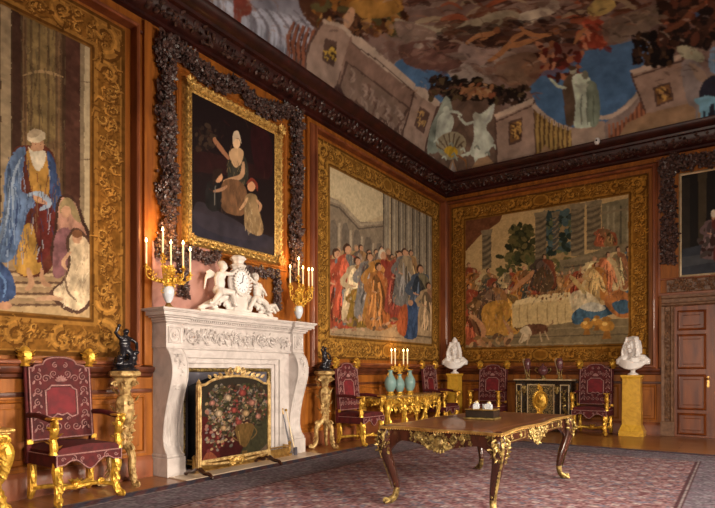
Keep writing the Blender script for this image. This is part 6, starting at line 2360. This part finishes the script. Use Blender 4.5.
CG = 'red velvet state armchairs'
ch0 = make_chair('tall red velvet armchair with silver braid, below the turbaned-man tapestry', CG, (.44, -9.64, 0), R90 - .0)
dup(ch0, (.44, -4.46, 0), R90, 'red velvet armchair between the farther torchere and the gilt side table')
dup(ch0, (.42, -1.16, 0), R90, 'red velvet armchair partly hidden behind the vases and gilt side table')
dup(ch0, (1.30, -.50, 0), 0, 'red velvet armchair between the corner pedestal and the black cabinet')
dup(ch0, (3.54, -.50, 0), rad(-2), 'red velvet armchair between the black cabinet and the pedestal near the door')


# ---------------------------------------------------------------- gilt side tables
def make_console(label, loc, ln, dp=.62, hgt=.80, top='gilt_frame'):
    t = thing('side_table', label, 'table', loc, R90, 'carved gilt side tables')
    hx = ln / 2
    tp = MB().box(-hx, hx, -dp, -.02, hgt - .035, hgt, .012).box(-hx + .03, hx - .03, -dp + .02, -.02, hgt - .055, hgt - .035, .006)
    tp.build('tabletop', top, t)
    ap = MB()
    r = random.Random(6)
    ap.box(-hx + .05, hx - .05, -dp + .045, -dp + .075, hgt - .15, hgt - .055, .006)
    for sx in (-1, 1):
        ap.box(sx * (hx - .05) - .015, sx * (hx - .05) + .015, -dp + .05, -.03, hgt - .15, hgt - .055, .006)
    n = int(ln / .19)
    for k in range(n):
        x = -hx + .14 + k * (ln - .28) / (n - 1)
        d = 1 if k % 2 else -1
        drop = .12 + .10 * math.exp(-((x) / .22) ** 2)
        ap.scroll((x, -dp + .03, hgt - .13), .058, 1.3, .017, 1.57, d)
        ap.scroll((x + .03 * d, -dp + .03, hgt - .16 - drop), .042, 1.2, .014, -1.57, -d)
        for q in range(5):
            a = r.random() * 6.28
            ap.leaf((x, -dp + .03, hgt - .14 - drop * .5), (math.cos(a), -.4, math.sin(a)), (0, -1, 0), .09, .028)
    ap.foliage([(-hx + .08, -dp + .04, hgt - .12), (-.2, -dp + .04, hgt - .17), (0, -dp + .04, hgt - .24), (.2, -dp + .04, hgt - .17), (hx - .08, -dp + .04, hgt - .12)], .12, int(380 * ln / 2.4), .07, r, .03)
    ap.ell((0, -dp + .02, hgt - .17), (.05, .03, .07), 12, 8)
    for k in range(9):
        a = .2 + k * .34
        ap.leaf((0, -dp + .015, hgt - .14), (math.cos(a), -.1, math.sin(a) - .3), (0, -1, 0), .13, .03)
    for sx in (-1, 1):
        ap.foliage([(sx * (hx - .04), -dp + .1, hgt - .12), (sx * (hx - .04), -.08, hgt - .12)], .05, 50, .07, r, .02, out=(sx, 0, 0))
    ap.build('apron', 'gilt', t)
    for lx in (-hx + .10, -hx * .36, hx * .36, hx - .10):
        L = MB()
        sx = 1 if lx > 0 else -1
        L.tube(spline([(lx, -dp + .08, hgt - .10), (lx + sx * .05, -dp + .03, hgt - .22), (lx + sx * .02, -dp + .06, .36), (lx - sx * .04, -dp + .13, .20), (lx, -dp + .10, .07), (lx + sx * .05, -dp + .06, .03)], 6),
               [.05, .058, .04, .034, .04, .026], 9)
        L.scroll((lx + sx * .03, -dp + .03, hgt - .20), .055, 1.2, .022, 1.57, -sx)
        L.scroll((lx + sx * .05, -dp + .06, .055), .035, 1.1, .018, -1.5, sx)
        for q in range(9):
            L.leaf((lx + sx * .02 * math.sin(q), -dp + .03, hgt - .20 - q * .055), (sx * r.uniform(-.5, .5), -.3, -1), (0, -1, 0), .10, .032)
        L.build('leg', 'gilt', t)
    for sx in (-1, 1):
        MB().tube(spline([(sx * (hx - .10), -.06, hgt - .1), (sx * (hx - .07), -.08, .4), (sx * (hx - .10), -.06, .026)], 6), [.04, .035, .026], 8).build('leg', 'gilt', t)
    m = MB()
    for sx in (-1, 1):
        m.tube(spline([(sx * (hx - .12), -dp + .10, .12), (sx * hx * .5, -dp * .55, .16), (0, -dp * .5, .11)], 6), [.026, .03, .034], 8)
        m.scroll((sx * hx * .3, -dp * .55, .19), .06, 1.2, .02, 0, -sx)
    m.ell((0, -dp * .5, .15), (.06, .06, .07), 10, 7)
    m.build('stretcher', 'gilt', t)
    return t


make_console('carved gilt side table cut off by the frame, beside the tall red armchair', (0.0, -11.27, 0), 2.0, .60, .78)
make_console('long carved gilt side table carrying the turquoise vases and candelabrum', (0.0, -2.72, 0), 2.26, .64, .82)

# turquoise vases with gilt mounts
CT = .821


def vase(y, x, s, label):
    t = on_wall_L('celadon_vase', label, 'vase', y, CT, x, 'turquoise vases on the gilt side table')
    MB().lathe([(.0, 0), (.085, 0), (.088, .02), (.07, .035), (.062, .06), (.068, .075), (.0, .076)], (0, 0, 0), 20, flute=6, fd=.05).build('foot_mount', 'gilt', t)
    MB().lathe([(.0, .07), (.062, .072), (.085, .11), (.112, .17), (.122, .24), (.112, .31), (.080, .37), (.052, .41), (.042, .45), (.045, .48), (.066, .505), (.0, .505)], (0, 0, 0), 26).build('body', 'celadon', t)
    MB().lathe([(.03, .50), (.068, .503), (.072, .515), (.06, .525), (.05, .518), (.03, .51)], (0, 0, 0), 22, flute=8, fd=.04).build('rim_mount', 'gilt', t)
    for sx in (-1, 1):
        MB().tube(spline([(sx * .07, 0, .37), (sx * .095, 0, .41), (sx * .075, 0, .45), (sx * .05, 0, .44)], 5), .009, 6).build('handle', 'gilt', t)
    t.scale = (s, s, s)


vase(-3.28, .36, .99, 'turquoise mounted vase nearest the red chair, first of the three on the side table')
vase(-3.02, .42, .84, 'smaller turquoise mounted vase between the two larger ones on the side table')
vase(-2.64, .44, .98, 'turquoise mounted vase farthest along the side table, beside the candelabrum')
t = on_wall_L('candelabrum', 'gilt four-light candelabrum rising behind the turquoise vases', 'candelabrum', -2.68, CT, .22)
m = MB().lathe([(.0, 0), (.09, 0), (.085, .03), (.04, .05), (.03, .10), (.045, .16), (.03, .24), (.022, .42), (.035, .50), (.05, .56), (.02, .62), (.0, .64)], (0, 0, 0), 16, flute=6, fd=.08)
m.build('stem', 'gilt', t)
for k, (ax, ay) in enumerate(((-.14, .11), (-.13, .03), (.13, -.02), (.14, -.11))):
    a = MB()
    a.tube(spline([(0, 0, .50), (ax * .5, ay * .5, .47), (ax, ay, .52), (ax, ay, .58)], 6), [.012, .011, .009, .009], 7)
    a.lathe([(.0, .56), (.03, .565), (.042, .58), (.016, .59), (.018, .62), (.0, .622)], (ax, ay, 0), 12)
    a.foliage([(0, 0, .52), (ax, ay, .55)], .035, 26, .045, random.Random(k), .015)
    a.build('arm', 'gilt', t)
    candle(t, (ax, ay, .61), .27, .013)
glow((.32, -2.70, 1.84), 6.0, .12)

# ---------------------------------------------------------------- black and brass cabinet
t = thing('cabinet', 'low black cabinet inlaid with brass scrolls, a gold mask in its centre', 'cabinet', (2.52, -.03, 0), 0)
cw, cdp, chh = .62, .46, 1.12
MB().box(-cw + .02, cw - .02, -cdp + .02, 0, .0, chh - .05, .006).build('body', 'ebony', t, False)
MB().box(-cw, cw, -cdp - .02, 0, chh - .05, chh - .015, .008).build('top', 'ebony', t, False)
MB().box(-cw - .005, cw + .005, -cdp - .026, 0, chh - .024, chh, .004).build('top_edging', 'brass_line', t, False)
MB().box(-cw, cw, -cdp, 0, 0, .09, .008).build('plinth', 'ebony', t, False)
for i, (x0, x1, m_) in enumerate(((-.34, .26, 'boulle'), (.36, .57, 'boulle'), (-.585, -.44, 'boulle'))):
    d_ = MB().box(x0, x1, -cdp - .004, -cdp + .02, .14, chh - .10, .003).build('door' if i == 0 else 'side_panel', 'ebony' if i else m_, t, False)
    f = MB()
    f.v = []
    f.frame(x0 + .03, x1 - .03, .17, chh - .13, [(0, 0), (0, .004), (.018, .006), (.022, 0)])
    f.v = [(x, y - cdp - .004, z) for x, y, z in f.v]
    f.build('inlay_edging', 'brass_line', d_)
    if i:
        q = MB()
        cx = (x0 + x1) / 2
        q.foliage([(cx, -cdp - .006, .25), (cx, -cdp - .006, chh - .25)], .035, 46, .055, random.Random(i), .004)
        q.build('inlay_flowers', 'ormolu', d_)
mk = MB()
cx = -.04
mk.ell((cx, -cdp - .02, .66), (.13, .035, .19), 18, 12)
mk.ell((cx, -cdp - .04, .70), (.06, .04, .08), 14, 10)
mk.tube([(cx, -cdp - .075, .73), (cx, -cdp - .09, .69)], [.010, .016], 6)
for sx in (-1, 1):
    mk.ell((cx + sx * .022, -cdp - .074, .73), (.012, .008, .008), 8, 5)
for k in range(26):
    a = k * 6.283 / 26
    mk.leaf((cx + .11 * math.cos(a), -cdp - .02, .66 + .16 * math.sin(a)), (math.cos(a), -.15, math.sin(a)), (0, -1, 0), .075, .026)
mk.foliage([(cx, -cdp - .02, .36), (cx, -cdp - .02, .46)], .05, 40, .06, random.Random(2), .02)
mk.foliage([(cx, -cdp - .02, .88), (cx, -cdp - .02, .98)], .035, 26, .05, random.Random(3), .02)
mk.build('mask_mount', 'gilt', t)
for x in (-.39, .31):
    q = MB()
    q.lathe([(.0, .80), (.03, .82), (.045, .90), (.05, .96), (.03, .98), (.0, .98)], (x, -cdp - .02, 0), 12)
    q.foliage([(x, -cdp - .03, .84), (x, -cdp - .03, .97)], .04, 30, .045, random.Random(5), .02)
    q.scroll((x, -cdp - .04, .95), .03, 1.1, .014, 0, 1)
    q.build('corner_mount', 'ormolu', t)


def ewer(x, sx, label):
    t = thing('porphyry_vase', label, 'vase', (x, -.28, 1.121), 0, 'vases on the black cabinet')
    f = MB()
    f.lathe([(.0, 0), (.06, 0), (.062, .015), (.03, .03), (.0, .03)], (0, 0, 0), 16)
    for k in range(3):
        a = k * 2.094 + .5
        f.tube(spline([(.05 * math.cos(a), .05 * math.sin(a), .02), (.03 * math.cos(a), .03 * math.sin(a), .12), (.055 * math.cos(a), .055 * math.sin(a), .22)], 5), [.012, .008, .012], 6)
    f.build('tripod_mount', 'ormolu', t)
    MB().lathe([(.0, .16), (.03, .18), (.06, .25), (.072, .33), (.066, .40), (.05, .44), (.058, .46), (.0, .462)], (0, 0, 0), 20).build('body', 'porphyry', t)
    MB().tube(spline([(-.045 * sx, 0, .45), (-.095 * sx, 0, .43), (-.085 * sx, 0, .33), (-.05 * sx, 0, .20), (-.055 * sx, 0, .10)], 6), [.012, .011, .009, .009, .006], 7).build('handle', 'brass_line', t)


ewer(2.13, 1, 'slim purple stone vase on a gilt tripod, on the cabinet side nearer the corner')
ewer(2.83, 1, 'slim purple stone vase on a gilt tripod, on the cabinet side nearer the door')
t = thing('porphyry_urn', 'squat purple stone urn with gilt handles standing mid-way on the black cabinet', 'vase', (2.47, -.28, 1.121), 0, 'vases on the black cabinet')
MB().lathe([(.0, 0), (.07, 0), (.072, .02), (.04, .04), (.03, .08), (.0, .08)], (0, 0, 0), 18).build('foot', 'ormolu', t)
MB().lathe([(.0, .07), (.035, .08), (.09, .12), (.115, .18), (.11, .22), (.09, .24), (.0, .24)], (0, 0, 0), 22).build('body', 'porphyry', t)
MB().lathe([(.0, .24), (.095, .242), (.08, .275), (.04, .30), (.018, .31), (.024, .33), (.0, .35)], (0, 0, 0), 20).build('lid', 'porphyry', t)
for sx in (-1, 1):
    MB().tube(spline([(sx * .10, 0, .22), (sx * .155, 0, .24), (sx * .165, 0, .19), (sx * .11, 0, .14)], 5), .011, 7).build('handle', 'ormolu', t)

# ---------------------------------------------------------------- the big writing table
TX, TY = 3.765, -6.92
TL, TW, TH = 1.20, .60, .775
t = thing('writing_table', 'large mahogany writing table with cabriole legs and gilt mounts on the carpet', 'table', (TX, TY, 0), 0)


def serp(off=0.0, n=26):
    pts = []
    def side(a, b, nx, ny, amp):
        for k in range(n):
            u = k / n
            x, y = a[0] + (b[0] - a[0]) * u, a[1] + (b[1] - a[1]) * u
            w_ = amp * (math.cos(u * 4 * math.pi) - 1) * .5 + off
            e = min(1, min(u, 1 - u) * 14)
            pts.append((x + nx * (w_ if off == 0 else w_), y + ny * w_))
    side((-TW, -TL), (TW, -TL), 0, -1, .035)
    side((TW, -TL), (TW, TL), 1, 0, .05)
    side((TW, TL), (-TW, TL), 0, 1, .035)
    side((-TW, TL), (-TW, -TL), -1, 0, .05)
    return pts


MB().prism_z(serp(), TH - .022, TH - .002).build('tabletop', 'table_top', t, False)
rim = MB()
P = serp(.006)
rim.tube([(p[0], p[1], TH - .012) for p in P] + [(P[0][0], P[0][1], TH - .012)], .0125, 6)
for k in range(0, len(P) - 1):
    a, b = P[k], P[k + 1]
    for q in (0, .5):
        rim.ell((a[0] + (b[0] - a[0]) * q, a[1] + (b[1] - a[1]) * q, TH - .024), .011, 5, 3)
rim.build('rim', 'brass', t)
MB().prism_z([(x * .84, y * .93) for x, y in serp()], TH - .002, TH).build('leather_inset', 'table_top', t, False)
ap = MB()
hx, hy = TW - .06, TL - .07


def apron_side(axis, c0, half, amp_c, name='apron'):
    """vertical board with a scalloped lower edge"""
    m = MB()
    N = 36
    for k in range(N):
        q = []
        for u in (k / N, (k + 1) / N):
            s_ = -half + 2 * half * u
            e = abs(s_) / half
            z = TH - .135 - amp_c * math.exp(-(s_ / .20) ** 2) - .13 * max(0, (e - .72) / .28) ** 1.5
            q.append((s_, z))
        (a, za), (b, zb) = q
        if axis == 'x':
            m.prism([(a, za), (b, zb), (b, TH - .022), (a, TH - .022)], c0 - .012, c0 + .012)
        else:
            m.prism_x([(a, za), (b, zb), (b, TH - .022), (a, TH - .022)], c0 - .012, c0 + .012)
    return m


for axis, c0, half, amp in (('x', -hy, hx, .07), ('x', hy, hx, .07), ('y', hx, hy, .08), ('y', -hx, hy, .08)):
    a = apron_side(axis, c0, half, amp).build('apron', 'mahogany', t, False)
    r = random.Random(3)
    q = MB()
    sg = 1 if c0 > 0 else -1
    if axis == 'x':
        f3 = lambda s_, o_, z: (s_, c0 + sg * o_, z)
        out, u, v = (0, sg, 0), (1, 0, 0), (0, 0, 1)
    else:
        f3 = lambda s_, o_, z: (c0 + sg * o_, s_, z)
        out, u, v = (sg, 0, 0), (0, 1, 0), (0, 0, 1)
    q.ell(f3(0, .02, TH - .13), (.05 if axis == 'x' else .025, .025 if axis == 'x' else .05, .055), 12, 8)
    for k in range(18):
        an = k * .349
        q.leaf(f3(.06 * math.cos(an), .015, TH - .13 + .055 * math.sin(an)), np.array(u) * math.cos(an) + np.array(v) * math.sin(an), out, .05, .016)
    for sx in (-1, 1):
        q.scroll(f3(sx * .14, .02, TH - .10), .045, 1.2, .012, 1.57, -sx, u, v)
        q.scroll(f3(sx * .22, .02, TH - .085), .036, 1.2, .011, -1.57, sx, u, v)
        q.scroll(f3(sx * .10, .02, TH - .17), .032, 1.2, .011, 0, sx, u, v)
    q.foliage([f3(-.30, .012, TH - .075), f3(-.1, .014, TH - .12), f3(0, .014, TH - .16), f3(.1, .014, TH - .12), f3(.30, .012, TH - .075)], .05, 170, .034, r, .012, out=out)
    q.build('gilt_mount', 'ormolu', a)
    if axis == 'y':
        for s0 in (-.66, .66):
            q = MB()
            for sx in (-1, 1):
                q.scroll(f3(s0 + sx * .12, .016, TH - .08), .032, 1.2, .008, 1.57, -sx, u, v)
                q.tube([f3(s0 + sx * .26, .014, TH - .045), f3(s0 + sx * .26, .014, TH - .115)], .005, 5)
            q.tube([f3(s0 - .26, .014, TH - .045), f3(s0 + .26, .014, TH - .045)], .005, 5)
            q.tube([f3(s0 - .26, .014, TH - .115), f3(s0 + .26, .014, TH - .115)], .005, 5)
            q.build('drawer_moulding', 'ormolu', a)
for sx in (-1, 1):
    for sy in (-1, 1):
        bx, by = sx * hx, sy * hy
        d = np.array((sx * .72, sy * .69, 0))
        path = [np.array((bx, by, 0)) + d * o_ + np.array((0, 0, z)) for o_, z in
                ((.0, TH - .03), (.045, TH - .09), (.05, TH - .19), (.015, .46), (-.045, .30), (-.075, .17), (-.06, .09), (-.01, .045), (.02, .05))]
        L = MB().tube(spline(path, 6), [.062, .068, .064, .052, .040, .029, .026, .028, .022], 10)
        o = L.build('leg', 'mahogany', t)
        q = MB()
        r = random.Random(5)
        pts = spline(path[:4], 6)
        for k in range(70):
            p = pts[int(r.random() * (len(pts) - 4))]
            a = r.uniform(-1.9, 1.9)
            nd = np.array((d[0] * math.cos(a) - d[1] * math.sin(a), d[0] * math.sin(a) + d[1] * math.cos(a), 0))
            q.leaf(p + nd * .058, nd * .15 + np.array((r.uniform(-.5, .5), r.uniform(-.5, .5), r.uniform(-1, .6))), nd, .050, .015)
        for s2 in (-1, 1):
            tu = np.array((-d[1], d[0], 0)) * s2
            q.scroll(path[1] + d * .035 + tu * .045 + np.array((0, 0, -.01)), .04, 1.3, .014, 1.57, -1, tu, (0, 0, 1))
            q.scroll(path[2] + d * .03 + tu * .035, .03, 1.2, .011, -1.57, 1, tu, (0, 0, 1))
        for k in range(8):
            p = pts[-1] + d * .045 - np.array((0, 0, k * .035)) - d * .012 * k
            q.leaf(p, (d[0] * -.2, d[1] * -.2, -1), d, .06, .014)
        q.tube(spline([p_ + d * .058 for p_ in path[:4]], 6) + [], [.016, .02, .014, .008], 7)
        for s2 in (-1, 1):
            tu = np.array((-d[1], d[0], 0)) * s2
            q.tube(spline([path[0] + tu * .05 + d * .03, path[1] + tu * .06 + d * .02, path[2] + tu * .05 + d * .02, path[3] + d * .05], 6), .010, 6)
        q.build('corner_mount', 'ormolu', o)
        q = MB()
        q.tube(spline(path[5:], 5), [.032, .031, .034, .028], 9)
        q.scroll(path[-1] + d * .01, .026, 1.1, .016, -1.57, 1, d, (0, 0, 1))
        for s2 in (-1, 0, 1):
            tu = np.array((-d[1], d[0], 0)) * s2
            q.tube(spline([path[6] + tu * .02, path[7] + tu * .03 + d * .02, path[7] + tu * .034 + d * .055 + np.array((0, 0, -.018))], 4), [.014, .016, .012], 6)
            q.leaf(path[5] + tu * .015 + d * .02, (0, 0, 1), d, .09, .018)
        q.v = [(x_, y_, max(z_, .014)) for x_, y_, z_ in q.v]
        q.build('foot_mount', 'ormolu', o)
# casket with glass inkwells on the table
t = thing('inkstand', 'dark casket inkstand with small glass wells on the writing table', 'inkstand', (3.72, -6.90, TH + .001), rad(4))
MB().box(-.155, .155, -.115, .115, .018, .105, .012).build('casket', 'ebony', t)
MB().box(-.17, .17, -.13, .13, 0, .022, .008).build('base_tray', 'ormolu', t)
MB().box(-.16, .16, -.12, .12, .100, .112, .005).build('tray_edge', 'brass', t)
for x in (-.07, .07):
    w_ = MB().square_lathe([(.030, 0), (.030, .045), (.018, .055), (.018, .062)], (x, 0, .112)).build('inkwell', 'glass', t, False)
    MB().lathe([(.0, 0), (.022, 0), (.022, .01), (.008, .02), (.0, .024)], (x, 0, .174), 12).build('stopper', 'brass_line', w_)
MB().lathe([(.0, 0), (.018, 0), (.02, .03), (.024, .05), (.0, .05)], (0, .05, .112), 12).build('pounce_pot', 'glass', t)
